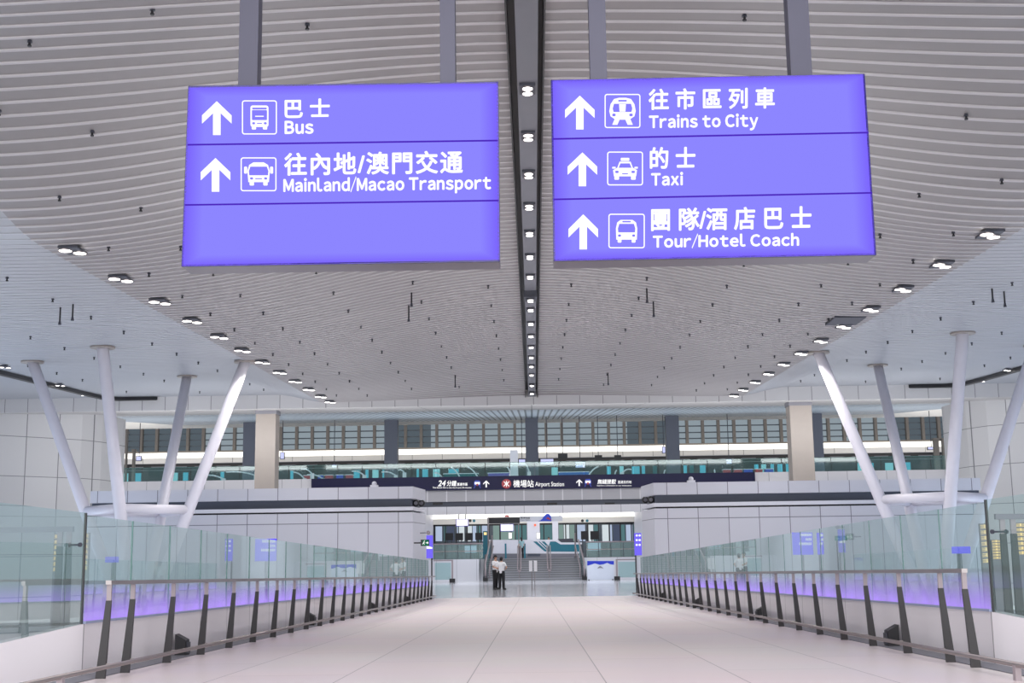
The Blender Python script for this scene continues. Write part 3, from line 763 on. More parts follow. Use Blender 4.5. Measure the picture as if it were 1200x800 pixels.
# high glazing
YG = 112.0
zg1, zg0 = at(626, 492, YG).z, at(626, 522.7, YG).z
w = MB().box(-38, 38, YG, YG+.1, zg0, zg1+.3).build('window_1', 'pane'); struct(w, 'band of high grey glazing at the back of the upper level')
mb = MB()
for y in (502, 509.5, 516.5):
    z = at(626, y, YG).z; mb.box(-38, 38, YG-.08, YG, z-.05, z+.05)
mb.build('transom', 'pane_d', w)
mb = MB()
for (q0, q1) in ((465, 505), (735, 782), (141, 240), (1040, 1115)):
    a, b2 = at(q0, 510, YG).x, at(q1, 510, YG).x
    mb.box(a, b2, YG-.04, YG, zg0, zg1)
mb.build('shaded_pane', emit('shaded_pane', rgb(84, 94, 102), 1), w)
x = at(348.5, 510, YG).x
k = 0
while x > -37: x -= 1.366
while x < 37:
    MB().box(x-.12, x+.12, YG-.5, YG, zg0, zg1+.2).build('mullion', 'mull', w); x += 1.366
struct(MB().box(-38, 38, YG-.6, YG, at(626, 524.2, YG-.6).z, zg0).build('trim_8', 'mull'), 'brown sill under the high glazing')
# lit bulkhead
Yk = 111.0
za_, zb_, zc_ = at(626, 524, Yk).z, at(626, 530.5, Yk).z, at(626, 536.5, Yk).z
o = MB().hexa([(-38, Yk-.3, zb_), (38, Yk-.3, zb_), (38, Yk, zb_), (-38, Yk, zb_)], [(-38, Yk, za_), (38, Yk, za_), (38, Yk+.2, za_), (-38, Yk+.2, za_)])
struct(o.build('trim_9', 'e_strip'), 'glowing light cove above the shops of the upper level')
bk_m = joints('bulkhead_panels', rgb(222, 218, 212), rgb(150, 146, 140), [(0, 2.6, 0, .05)], rough=.4)
struct(MB().box(-38, 38, Yk-.3, Yk, zc_, zb_).build('trim_10', bk_m), 'cream bulkhead under the light cove')
struct(MB().box(-38, 38, Yk+.2, Yk+.4, zb0, zc_).build('wall_back', 'black'), 'dark back wall of the upper level')
mb = MB()
for i in range(40):
    x = -37+i*1.9; mb.box(x, x+1.2, Yk+.1, Yk+.2, zc_-.35, zc_-.25)
struct(mb.build('trim_11', 'mgrey'), 'dim service bars on the dark back wall')

def card(name, label, cat, q0, q1, y0, y1, Y, mat, group=None, frame='dgrey', foot=None, th=.12):
    """upright panel with a frame; foot=z puts it on legs down to that height"""
    a, b2 = at(q0, y1, Y), at(q1, y0, Y)
    t = thing(name, label, cat, ((a.x+b2.x)/2, Y, a.z if foot is None else foot), group)
    MB().box(a.x, b2.x, Y, Y+th, a.z, b2.z).build('frame', frame, t)
    e = .06*min(b2.x-a.x, b2.z-a.z)
    MB().box(a.x+e, b2.x-e, Y-.015, Y, a.z+e, b2.z-e).build('panel', mat, t)
    if foot is not None and foot < a.z-.02:
        for f in (.2, .8):
            x = a.x+(b2.x-a.x)*f; MB().box(x-.04, x+.04, Y+.02, Y+.08, foot, a.z).build('leg', 'dgrey', t)
    return t
TQ = [emit('turquoise_lit', rgb(90, 180, 205), 1), emit('pale_turquoise_lit', rgb(150, 210, 222), 1), emit('blue_lit', rgb(60, 110, 190), .8), emit('deep_teal_lit', rgb(40, 110, 120), .6), emit('violet_lit', rgb(110, 100, 190), .7)]
for i, m_ in enumerate(TQ): M['tq%d' % i] = m_
tealp = [(142, 151, 1), (158, 166, 0), (200, 209, 1), (214, 221, 0), (234, 241, 1), (258, 263, 0), (322, 326, 0), (340, 344, 0), (414, 422, 0), (428, 432, 0), (436, 444, 1), (448, 452, 0), (488, 491, 0), (494.5, 502, 0), (507, 516, 1), (525, 538, 0), (646, 654, 1), (740, 750, 0), (752, 756, 0), (801, 805, 0), (808, 813, 3), (820, 827, 0), (884, 889, 0), (892, 898, 1), (903, 907, 0), (911, 917, 0), (921, 925, 0), (1005, 1012, 1), (1017, 1024, 0), (1037, 1047, 1), (1061, 1067, 0), (1096, 1101, 0), (711, 716, 0), (726, 731, 1), (765, 770, 3)]
for k, (q0, q1, c) in enumerate(tealp):
    side = 'left' if q0 < 600 else 'right'
    slope = .014*(626-q0)
    card('poster_stand', ['turquoise', 'pale turquoise', 'blue', 'deep teal'][c]+' lit poster panel behind the balcony glass, %s such panel from the left' % (ords[k] if k < 19 else 'number %d' % (k+1)), 'poster', q0, q1, 547.2+slope, 558+slope, 96+(k % 3)*3, 'tq%d' % c, 'lit posters on the upper level', foot=zb0)
for k, (q0, q1, mt, nm) in enumerate(((356, 365, 'red', 'red'), (372.5, 378.5, 'blue', 'blue'), (381, 390, 'red', 'red'), (394, 402, 'blue', 'blue'), (405, 413, 'red', 'red'), (848, 856, 'red', 'red'), (860.5, 869.5, 'red', 'red'), (872, 882, 'blue', 'blue'), (885, 893.5, 'red', 'red'), (897, 906, 'blue', 'blue'), (520, 560, 'tq3', 'dark teal'), (572, 600, 'tq4', 'violet'), (655, 690, 'tq2', 'blue'))):
    sl = .014*(626-q0)
    a, b2 = at(q0, 557.5+sl, 93), at(q1, 552.5+sl, 93)
    t = thing('service_counter', '%s fronted counter behind the balcony glass, %s of the thirteen from the left' % (nm, ords[k]), 'counter', ((a.x+b2.x)/2, 93, zb0), 'coloured counters on the upper level')
    MB().box(a.x, b2.x, 93, 93.6, zb0, b2.z-.05).build('body', mt, t)
    MB().box(a.x-.04, b2.x+.04, 92.95, 93.65, b2.z-.05, b2.z).build('countertop', 'white', t)
# curved white arms
arcs = [((344, 553), (357, 561)), ((353, 549), (366, 555)), ((360, 556), (379, 561)), ((412, 552), (427, 557)), ((447, 553), (464, 557)), ((466.5, 551), (474, 554)), ((509, 554), (518, 559)), ((528, 547), (539, 559)), ((548, 547), (560, 559)), ((594, 547), (598.5, 556)), ((615, 543), (620, 553)), ((701, 546.5), (689, 558)), ((723, 551), (720, 558)), ((740, 550), (729, 554)), ((837, 550), (838, 557)), ((780, 551), (778, 556)), ((238, 557), (262, 561)), ((265, 553), (300, 557))]
for k, (p, q) in enumerate(arcs):
    a, b2 = at(p[0], p[1]+.014*(626-p[0])*0, 86), at(q[0], q[1], 86)
    b2 = Vector((b2.x, b2.y, max(b2.z, zb0+.05))); pts = []
    for i in range(7):
        u = i/6; c = a+(b2-a)*u; c.z += .12*math.sin(PI*u); pts.append(c)
    t = thing('curved_arm', 'white curved arm behind the balcony glass, %s from the left' % ords[k], 'arm', (b2.x, 86, zb0), 'white curved arms on the upper level')
    MB().path(pts, .045, n=8).build('arm', 'white', t, True)
    MB().box(b2.x-.12, b2.x+.12, 85.9, 86.1, zb0, b2.z+.03).build('foot', 'white', t)
# hanging monitors / screens on the upper level
for k, (q0, q1, y0, y1, mt, lb) in enumerate(((654, 665, 531, 537.3, 'black', 'black monitor hanging above the balcony, left of three'), (697, 705.6, 533, 540, 'black', 'black monitor hanging above the balcony, middle of three'), (720, 728, 533, 539, 'black', 'black monitor hanging above the balcony, right of three'),
        (607.5, 616, 537.5, 546, 'e_screen', 'bright display beside the dark centre pillar, on its left'), (633, 649, 537, 544.5, 'e_screen', 'bright wide display right of the dark centre pillar'), (674, 686, 540.5, 548.3, 'e_screen', 'bright display with dark image right of centre'),
        (388.5, 394.5, 543.5, 548, 'e_screen', 'small bright display behind the left balcony glass'), (851, 858, 537, 543.5, 'e_screen', 'small bright display behind the right balcony glass'), (1087, 1097, 523, 527, 'e_screen', 'small display high beside the right side wall'), (159, 166, 534, 540, 'e_screen', 'small display high beside the left side wall'),
        (328, 333.5, 529.5, 538, 'e_screen', 'tilted bright screen right of the left beige pillar'), (776, 780, 523, 531, 'e_screen', 'tilted bright screen left of the fourth dark pillar'))):
    Y = 95
    a, b2 = at(q0, y1, Y), at(q1, y0, Y)
    t = thing('hanging_display', lb, 'display', ((a.x+b2.x)/2, Y, a.z), 'displays on the upper level')
    MB().box(a.x, b2.x, Y, Y+.15, a.z, b2.z).build('casing', 'black', t)
    MB().box(a.x+.04, b2.x-.04, Y-.01, Y, a.z+.04, b2.z-.04).build('screen', mt, t)
    zc2 = zz[1]+(zz[2]-zz[1])*(Y-78)/26
    MB().tube(((a.x+b2.x)/2, Y+.1, b2.z), ((a.x+b2.x)/2, Y+.1, zc2), .03, n=6).build('drop_rod', 'dgrey', t)
a, b2 = at(598, 560, 90), at(606.8, 527, 90)
t = thing('white_kiosk', 'tall white square pylon beside the dark centre pillar', 'pylon', ((a.x+b2.x)/2, 90, zb0))
MB().box(a.x, b2.x, 90, 90.5, zb0, b2.z).build('body', 'white', t); MB().box(a.x-.03, b2.x+.03, 89.97, 90.53, zb0, zb0+.1).build('foot', 'dgrey', t)
# dark posts at the outer ends
for q, y0, y1, lb in ((147.5, 505, 556, 'left of two taupe posts near the left side wall'), (156, 526, 556, 'right of two taupe posts near the left side wall'), (1098, 513, 545, 'left of two taupe posts near the right side wall'), (1108, 513, 545, 'right of two taupe posts near the right side wall')):
    a, b2 = at(q-1.8, y1, 92), at(q+1.8, y0, 92)
    t = thing('post', lb, 'post', (a.x, 92, zb0), 'taupe posts')
    MB().box(a.x, b2.x, 92, 92.3, zb0, b2.z).build('shaft', 'mull', t); MB().box(a.x-.05, b2.x+.05, 91.9, 92.4, b2.z-.15, b2.z).build('arm', 'mull', t)

# ------------------------------------------------------------------ centre header below the sign
mesh_m = joints('mesh_panels', rgb(176, 176, 182), rgb(214, 214, 218), [(0, 1.17, at(501, 580, YB).x, .07)], rough=.6)
zm = [at(626, y, YB).z for y in (573.2, 586.3, 592.2, 601.3)]
hx = 7.6
struct(MB().box(-hx, hx, YB-.1, YB+.3, zm[1], zm[0]+.1).build('trim_12', mesh_m), 'grey mesh panels under the navy sign')
struct(MB().box(-hx, hx, YB+.1, YB+.4, zm[2], zm[1]).build('trim_13', 'slate'), 'slate strip under the mesh panels')
wh_m = joints('header_white', rgb(216, 217, 224), rgb(150, 150, 158), [(0, 1.17, at(501, 596, YB).x, .03)], rough=.45)
struct(MB().box(-hx, hx, YB-.05, YB+.3, zm[3], zm[2]).build('trim_14', wh_m), 'white header panels over the opening')
for q in (513, 647, 714.5):
    p = at(q, 590, YB)
    tag(MB().box(p.x-.3, p.x+.3, YB+.0, YB+.1, p.z-.06, p.z+.06).build('air_grille', 'black'), 'black slot grille in the slate strip, '+{513: 'on the left', 647: 'in the middle', 714.5: 'on the right'}[q], 'grille', 'grilles in the slate strip')

# ------------------------------------------------------------------ lower concourse beyond the opening
PZ = 1.62          # raised platform level
YW = 116.0
flank_m = joints('stair_flank', rgb(208, 209, 216), rgb(165, 165, 172), [(0, 1.5, .2, .03)], rough=.4)
struct(MB().box(-9, -4.13, 97, YW, -.2, PZ).build('wall_back', flank_m), 'white wall left of the stairs')
struct(MB().box(3.75, 9, 97, YW, -.2, PZ).build('wall_back', flank_m), 'white wall right of the stairs')
struct(MB().box(-4.13, 3.75, 99.8, YW, -.2, PZ).build('floor', far_m), 'raised platform floor at the head of the stairs')
for s in (-1, 1):
    xa, xb = sorted((s*9, s*9.3)); struct(MB().box(xa, xb, 79, YW, -.2, zb0-.9).build('wall_%s' % ('left' if s < 0 else 'right'), 'white'), 'inner side wall of the lower concourse')
zc0 = at(626, 602, YW).z
zl = [at(626, y, YW-.3).z for y in (600.5, 606.5, 612.9)]
struct(MB().box(-9, 9, YW-.3, YW, zl[1], zl[0]).build('trim_15', 'e_strip'), 'bright light cove over the platform screens')
struct(MB().box(-9, 9, YW-.35, YW, zl[2], zl[1]).build('trim_16', 'cream'), 'cream bulkhead over the platform screens')
for k, q in enumerate((504.5, 555.5, 682.5, 688, 551, 622)):
    p = at(q, 610, YW-.36)
    tag(MB().tube((p.x, YW-.40, p.z), (p.x, YW-.352, p.z), .13, n=12).build('wall_fitting', ['mgrey', 'teal', 'black', 'teal', 'black', 'mgrey'][k]), 'small round fitting on the cream bulkhead, '+['far left', 'teal one on the left', 'black one on the right', 'teal one on the right', 'black one on the left', 'grey one near the middle'][k], 'fitting', 'fittings on the bulkhead')
# platform screen doors
wd = MB().box(-9, 9, YW, YW+.1, PZ, zl[2]).build('window_2', 'pane_d'); struct(wd, 'dark framed glass platform screens with bright train behind')
M['p0'] = emit('pane_lightblue', rgb(185, 200, 225), .9); M['p1'] = emit('pane_teal', rgb(100, 140, 145), .7); M['p2'] = emit('pane_white', rgb(215, 225, 230), .95); M['p3'] = emit('pane_slate', rgb(95, 105, 130), .6); M['p4'] = emit('pane_greenish', rgb(140, 165, 160), .8)
seq = [(500, 503, 3), (505, 507.5, 1), (510.5, 518, 0), (520.5, 523, 1), (523.5, 532, 3), (534, 536.5, 0), (538, 544, 2), (547, 553, 2), (554, 558, 0), (559, 563, 1), (565, 571, 0), (578, 585, 4), (587, 603, 4), (605, 617, 1), (633.5, 647, 1), (655, 660, 4), (661, 667, 2), (668, 673, 4), (675.5, 685.5, 0), (690, 695, 2), (696, 702, 1), (706, 713, 2), (715, 717, 0), (719, 726, 3), (728, 732, 1), (734, 741, 0), (743, 745, 1), (747, 750, 3)]
for (q0, q1, c) in seq:
    a, b2 = at(q0, 634, YW-.05), at(q1, 614.6, YW-.05)
    MB().box(a.x, b2.x, YW-.05, YW, max(a.z, PZ), b2.z).build('pane', 'p%d' % c, wd)
mb = MB()
x = -8.9
while x < 9: mb.box(x-.05, x+.05, YW-.15, YW, PZ, zl[2]); x += .98
mb.build('mullion', 'black', wd)
MB().box(-9, 9, YW-.15, YW, zl[2]-.15, zl[2]).build('head_rail', 'black', wd)

# stairs
xs0, xs1 = at(571.5, 670, 97).x, at(681.5, 670, 97).x
t = thing('stairs', 'wide grey stairs rising to the raised platform between glazed side rails', 'stairs', ((xs0+xs1)/2, 96.5, 0))
nst = 10
for i in range(nst):
    y0 = 96.5+.33*i; z0 = PZ/nst*i
    s_ = MB().box(xs0, xs1, y0, 99.8, z0, z0+PZ/nst).build('step', 'stair', t)
    MB().box(xs0, xs1, y0-.01, y0+.06, z0+PZ/nst-.03, z0+PZ/nst+.004).build('nosing', 'stair_l', s_)
for q0, q1 in ((566.5, 571.5), (681.5, 686.5)):
    xa, xb = at(q0, 670, 97).x, at(q1, 670, 97).x
    MB().hexa([(xa, 95.9, 0), (xb, 95.9, 0), (xb, 99.8, PZ), (xa, 99.8, PZ)], [(xa, 95.9, .35), (xb, 95.9, .35), (xb, 99.8, PZ+.35), (xa, 99.8, PZ+.35)]).build('stringer', 'dgrey', t)
def stair_rail(q, label):
    x = at(q, 660, 97).x
    t = thing('stair_handrail', label, 'handrail', (x, 96.3, 0), 'stair handrails')
    pts = [(x, 96.2, .95), (x, 99.6, PZ+.95), (x, 101.0, PZ+.95)]
    MB().path([(x-.12, y, z) for x, y, z in pts], .045, n=8).build('rail', 'steel_l', t, True)
    MB().path([(x+.12, y, z) for x, y, z in pts], .045, n=8).build('rail', 'steel_l', t, True)
    MB().path([(x-.12, 96.2, .95), (x-.1, 96.1, .75), (x, 96.1, .62), (x+.1, 96.1, .75), (x+.12, 96.2, .95)], .045, n=8).build('rail_loop', 'steel_l', t, True)
    for y in (96.6, 98.1, 99.7, 100.9):
        zz_ = PZ*max(0, min(1, (y-96.5)/3.3)); MB().tube((x, y, zz_), (x, y, zz_+.93), .03, n=8).build('post', 'steel', t)
stair_rail(608.5, 'double steel handrail down the stairs, left of the middle'); stair_rail(643.5, 'double steel handrail down the stairs, right of the middle')
for q, nm in ((569.5, 'left'), (683.8, 'right')):
    x = at(q, 660, 97).x; sg = -1 if nm == 'left' else 1
    t = thing('stair_balustrade', 'steel and glass side rail closing the %s side of the stairs' % nm, 'handrail', (x, 96, 0), 'stair side rails')
    MB().path([(x, 95.7, .1), (x, 95.7, 1.3), (x-sg*.25, 99.6, PZ+1.35), (x-sg*.25, 101, PZ+1.35)], .06, n=8).build('rail', 'steel_l', t, True)
    MB().path([(x-sg*.3, 96.0, .2), (x-sg*.3, 96.0, 1.0), (x-sg*.5, 99.6, PZ+1.0)], .04, n=8).build('inner_rail', 'steel_l', t, True)
    MB().quad((x, 95.8, .35), (x-sg*.25, 99.6, PZ+.3), (x-sg*.25, 99.6, PZ+1.25), (x, 95.8, 1.2)).build('glass_pane', 'tealglass2', t)
    MB().box(x-.18, x+.18, 95.4, 95.9, 0, .25).build('foot', 'black', t)
# tall thin posts at the head of the stairs
for q, y0, y1, lb in ((572, 606, 652, 'tall grey post under the left end of the black sign'), (576.5, 627, 652, 'short grey post at the left stair head'), (673.8, 624, 652, 'grey post at the right stair head')):
    p, r = at(q, y0, 100.4), at(q, y1, 100.4)
    t = thing('post', lb, 'post', (p.x, 100.4, PZ), 'posts at the stair head')
    MB().tube((p.x, 100.4, PZ), (p.x, 100.4, p.z), .06, n=10).build('shaft', 'steel', t); MB().tube((p.x, 100.4, PZ), (p.x, 100.4, PZ+.05), .14, n=12).build('base', 'dgrey', t)

# platform balustrades left and right of the stairs
for s, nm, q0, q1 in ((-1, 'left', 507, 566), (1, 'right', 687, 745)):
    a, b2 = at(q0, 651, 97.1), at(q1, 635.5, 97.1)
    zt2 = at(626, 635.8, 97.1).z
    t = thing('glass_balustrade', 'glass balustrade of the raised platform %s of the stairs' % nm, 'balustrade', (a.x, 97.1, PZ), 'platform balustrades')
    n = 4
    for i in range(n):
        x0 = a.x+(b2.x-a.x)*i/n; x1 = a.x+(b2.x-a.x)*(i+1)/n
        MB().quad((x0+.02, 97.12, PZ+.02), (x1-.02, 97.12, PZ+.02), (x1-.02, 97.12, zt2-.04), (x0+.02, 97.12, zt2-.04)).build('glass_pane', 'tealglass3', t)
        MB().box(x0-.02, x0+.02, 97.1, 97.16, PZ, zt2).build('post', 'dgrey', t)
    MB().tube((a.x, 97.12, zt2), (b2.x, 97.12, zt2), .05, n=10).build('top_rail', 'steel_l', t)
    MB().box(a.x, b2.x, 97.1, 97.2, at(626, 644.5, 97.1).z-.03, at(626, 644.5, 97.1).z+.03).build('mid_rail', 'steel', t)
M['poster_bl'] = emit('poster_blue', rgb(175, 200, 225), .8)
card('information_panel', 'pale blue information panel standing behind the left platform glass', 'panel', 544, 559, 638.5, 648, 99.5, 'poster_bl', 'panels behind the platform glass', foot=PZ)
card('information_panel', 'pale blue information panel standing behind the right platform glass', 'panel', 688.5, 704.5, 635, 645.5, 99.5, 'poster_bl', 'panels behind the platform glass', foot=PZ)
card('dark_cabinet', 'dark upright cabinet behind the left platform glass', 'cabinet', 511.5, 519, 637, 651, 99.8, 'dgrey', 'dark cabinets on the platform', th=.5)
card('dark_cabinet', 'dark upright cabinet behind the right platform glass', 'cabinet', 705, 712, 634.5, 650, 99.8, 'dgrey', 'dark cabinets on the platform', th=.5)
# ticket machines / black monitors
for k, (q0, q1, y0, y1) in enumerate(((522.6, 531, 624.3, 633), (533.8, 542.6, 624.3, 633), (545.4, 554, 624.2, 633), (557, 565.4, 624, 632.6), (681, 689.3, 622, 632), (692, 701, 622, 632))):
    card('monitor', 'black backed monitor standing on the platform, '+['leftmost of four on the left', 'second of four on the left', 'third of four on the left', 'rightmost of four on the left', 'left of two on the right', 'right of two on the right'][k], 'monitor', q0, q1, y0, y1, 102, 'black', 'black monitors on the platform', frame='black', foot=PZ)
# counter
YC = 106.0
def cpx(x, y): return at(550+x/7.273, 590+y/7.273, YC)
t = thing('service_counter', 'long white service counter with a teal striped front above the stairs', 'counter', (0, YC, PZ))
pl = [(165, 308), (560, 308), (690, 306), (745, 306), (785, 330), (960, 330), (960, 345), (780, 345), (738, 320), (690, 320), (165, 322)]
MB().slab([cpx(*p) for p in pl], 1.0).build('countertop', 'white', t)
def toz(P, z): return [Vector((p.x, p.y, max(p.z, z))) for p in P]
MB().slab(toz([cpx(*p) for p in ((195, 322), (690, 320), (738, 320), (780, 345), (945, 345), (945, 470), (195, 470))], PZ), .9).build('body', 'white', t)
MB().slab([Vector((p.x, p.y-.02, p.z)) for p in [cpx(*q) for q in ((690, 322), (735, 322), (778, 347), (935, 347), (935, 408), (660, 408), (655, 400), (680, 350))]], .02).build('teal_front', 'teal', t)
mb = MB()
for (a0, a1, b0, b1) in ((545, 572, 655, 655), (585, 596, 655, 655),):
    pass
mb.slab([Vector((p.x, p.y-.02, p.z)) for p in [cpx(*q) for q in ((545, 322), (575, 322), (655, 395), (655, 408), (640, 405))]], .02)
mb.slab([Vector((p.x, p.y-.02, p.z)) for p in [cpx(*q) for q in ((590, 322), (600, 322), (660, 375), (656, 388))]], .02)
mb.slab([Vector((p.x, p.y-.02, p.z)) for p in [cpx(*q) for q in ((615, 322), (640, 322), (672, 355), (664, 368))]], .02)
mb.build('stripe', 'teal', t)
MB().slab(toz([Vector((p.x, p.y-.03, p.z)) for p in [cpx(*q) for q in ((200, 425), (935, 425), (935, 470), (200, 470))]], PZ), .03).build('kick_base', 'mgrey', t)
MB().slab([Vector((p.x, p.y-.04, p.z)) for p in [cpx(*q) for q in ((500, 425), (610, 425), (600, 448), (495, 448))]], .03).build('kick_panel', 'slate', t)
MB().slab([cpx(*q)+Vector((0, .3, 0)) for q in ((752, 300), (885, 295), (890, 328), (785, 328))], .3).build('desk_divider', 'dgrey', t)
for q in (310, 472):
    p0, p1 = cpx(q, 340), cpx(q, 448)
    tag(MB().box(p0.x-.07, p0.x+.07, YC-.6, YC-.5, PZ, p0.z).build('queue_post', 'teal'), 'teal queue post in front of the counter, %s one' % ('left' if q == 310 else 'right'), 'post', 'teal queue posts')
# white columns behind the counter
for q0, q1, y0, lb in ((618, 632.3, 610, 'wide white column behind the counter with a small orange light'), (647.8, 654, 610, 'narrow bright white column behind the counter')):
    a, b2 = at(q0, 640, 110), at(q1, y0, 110)
    t = thing('pillar', lb, 'pillar', ((a.x+b2.x)/2, 110, PZ), 'white columns behind the counter')
    MB().box(a.x, b2.x, 110, 110.8, PZ, b2.z).build('shaft', 'white', t)
    if q0 == 618:
        p = at(627, 615, 109.98); MB().tube((p.x, 109.9, p.z), (p.x, 110, p.z), .1, n=12).build('indicator_light', emit('orange_lit', rgb(240, 120, 90), 1.3), t)
    else: MB().box(a.x-.05, b2.x+.05, 109.95, 110.85, PZ, PZ+.2).build('plinth', 'mgrey', t)
# overhead signs above the counter
YO = 103.0
a, b2 = at(571.5, 613.3, YO), at(609, 605.6, YO)
t = thing('overhead_sign', 'black overhead sign box left above the counter with a small red emblem on top', 'sign', (a.x, YO, a.z))
MB().box(a.x, b2.x, YO, YO+.3, a.z, b2.z).build('casing', 'black', t)
p = at(594, 604.6, YO); MB().slab([at(594+3*math.cos(x*PI/8), 605.6-2.4*math.sin(x*PI/8), YO) for x in range(8, -1, -1)], .1).build('emblem', 'red', t)
MB().tube((b2.x-.1, YO+.15, a.z), (b2.x-.1, YO+.15, PZ), .04, n=8).build('support_pole', 'steel', t)
a, b2 = at(609, 611, YO), at(659, 604, YO)
t = thing('overhead_sign', 'pale grey overhead sign with black writing and a blue mountain shaped emblem', 'sign', (a.x, YO, a.z))
MB().box(a.x, b2.x, YO+.05, YO+.2, a.z, b2.z).build('panel', pbr('sign_pale', rgb(200, 202, 210), .5), t)
M['ink'] = pbr('ink', rgb(40, 40, 50), .6)
lettering('機場快綫', 610, 621, 605.6, 607.7, YO+.04, 'ink', t, .01); lettering('Airport Express', 610, 621.5, 608.2, 610, YO+.04, 'ink', t, .01)
MB().slab([at(550+x/7.273, 590+y/7.273, YO-.03) for x, y in ((585, 150), (605, 142), (622, 128), (635, 108), (650, 92), (668, 84), (684, 90), (694, 106), (698, 128), (700, 150))], .06).build('mountain_emblem', 'blue', t)
MB().slab([at(550+x/7.273, 590+y/7.273, YO-.05) for x, y in ((655, 128), (668, 112), (684, 124), (698, 138), (680, 136), (668, 130))], .03).build('emblem_stripe', 'red', t)
for q in (640, 656): 
    p = at(q, 604, YO); MB().tube((p.x, YO+.1, p.z), (p.x, YO+.1, zb0-.9), .03, n=6).build('drop_rod', 'dgrey', t)
# screens
def hung(q0, q1, y0, y1, Y, lb, zt2):
    a, b2 = at(q0, y1, Y), at(q1, y0, Y)
    t = thing('hanging_display', lb, 'display', ((a.x+b2.x)/2, Y, a.z), 'displays in the lower concourse')
    MB().box(a.x-.04, b2.x+.04, Y, Y+.15, a.z-.04, b2.z+.04).build('casing', emit('violet_edge', rgb(100, 80, 200), .8), t)
    MB().box(a.x, b2.x, Y-.01, Y, a.z, b2.z).build('screen', 'e_white', t)
    for f in (.2, .8):
        x = a.x+(b2.x-a.x)*f; MB().tube((x, Y+.08, b2.z), (x, Y+.08, zt2), .04, n=6).build('drop_rod', 'dgrey', t)
hung(535, 548.3, 608.3, 615.8, 90, 'bright white display hanging by two rods on the left of the lower concourse', zb0-.9)
hung(587, 601.3, 614.3, 621.8, 104, 'bright white screen with violet edge under the black overhead sign', at(590, 613.3, 104).z)
for q0, q1, y0, y1, lb in ((595.8, 600, 623.6, 631.2, 'left'), (628.5, 633, 623.6, 631.2, 'right')):
    card('notice_board', 'small white notice board on the counter back, %s one' % lb, 'notice', q0, q1, y0, y1, 107.5, 'e_white', 'white notices on the counter')
a = at(564, 632, 101.5); t = thing('ticket_machine', 'small teal and yellow machine at the left end of the counter', 'machine', (a.x+.3, 101.5, PZ))
a, b2 = at(566, 632, 101.5), at(571.5, 622, 101.5)
MB().box(a.x, b2.x, 101.5, 101.9, PZ, b2.z).build('body', 'teal', t); MB().box(a.x+.08, b2.x-.08, 101.48, 101.5, b2.z-.3, b2.z-.1).build('panel', 'e_amber', t)

# low glass gates on the landing
for q0, q1, y0, y1, nm, fq in ((508, 530, 655.6, 674, 'left', 529.8), (723, 746, 654.5, 673, 'right', 722.8)):
    a, b2 = at(q0, y1, 92), at(q1, y0, 92)
    t = thing('glass_gate', 'low glass gate with a black foot on the %s of the landing' % nm, 'gate', (a.x, 92, 0), 'low glass gates')
    mb = MB().box(a.x, b2.x, 92, 92.1, b2.z-.09, b2.z)
    fx = a.x if nm == 'right' else b2.x
    mb.box(fx-.06, fx+.06, 92, 92.1, .0, b2.z); mb.build('frame', 'steel_l', t)
    MB().quad((a.x+.1, 92.05, .2), (b2.x-.1, 92.05, .2), (b2.x-.1, 92.05, b2.z-.2), (a.x+.1, 92.05, b2.z-.2)).build('glass_pane', 'tealglass2', t)
    MB().box(fx-.2, fx+.2, 91.8, 92.2, 0, .28).build('foot', 'black', t)
# poster on the right
a, b2 = at(688.3, 672.4, 94), at(719.3, 656.8, 94)
t = thing('poster_board', 'low board with a blue sky and white mountain picture right of the stairs', 'poster', ((a.x+b2.x)/2, 94, 0))
MB().box(a.x, b2.x, 94, 94.15, .02, b2.z).build('board', pbr('board_white', rgb(205, 212, 225), .5), t)
M['skyblue'] = emit('poster_sky', rgb(60, 75, 205), .9)
sky = [(205, 488), (432, 488), (432, 520), (400, 515), (375, 503), (345, 515), (310, 520), (270, 508), (240, 518), (205, 527)]
MB().slab([at(660+x/7.273, 590+y/7.273, 93.98) for x, y in sky[::-1]], .02).build('sky_print', 'skyblue', t)
MB().slab([at(660+x/7.273, 590+y/7.273, 93.98) for x, y in ((290, 552), (305, 535), (318, 530), (332, 540), (345, 552), (318, 546))], .02).build('picture_mark', 'mgrey', t)
mb = MB()
for x in (a.x+.1, b2.x-.1): mb.box(x-.05, x+.05, 93.9, 94.3, 0, .06)
mb.build('foot', 'dgrey', t)

# notice stand
YN = 66.5
for k, (q0, q1, pq) in enumerate(((620, 623.7, 623.2), (625.7, 629.3, 626.6))):
    a, b2 = at(q0, 669.3, YN), at(q1, 656.5, YN); p = at(pq, 669, YN)
    t = thing('notice_stand', 'slim pole stand with a white notice at the ramp foot, %s of the pair' % ['left', 'right'][k], 'sign stand', (p.x, YN, 0), 'notice stands at the foot of the ramp')
    MB().box(a.x, b2.x, YN-.02, YN, a.z, b2.z).build('notice', 'shirt', t)
    MB().tube((p.x, YN+.02, 0), (p.x, YN+.02, b2.z), .022, n=8).build('pole', 'steel', t); MB().tube((p.x, YN+.02, 0), (p.x, YN+.02, .02), .065, n=14).build('base', 'steel', t)

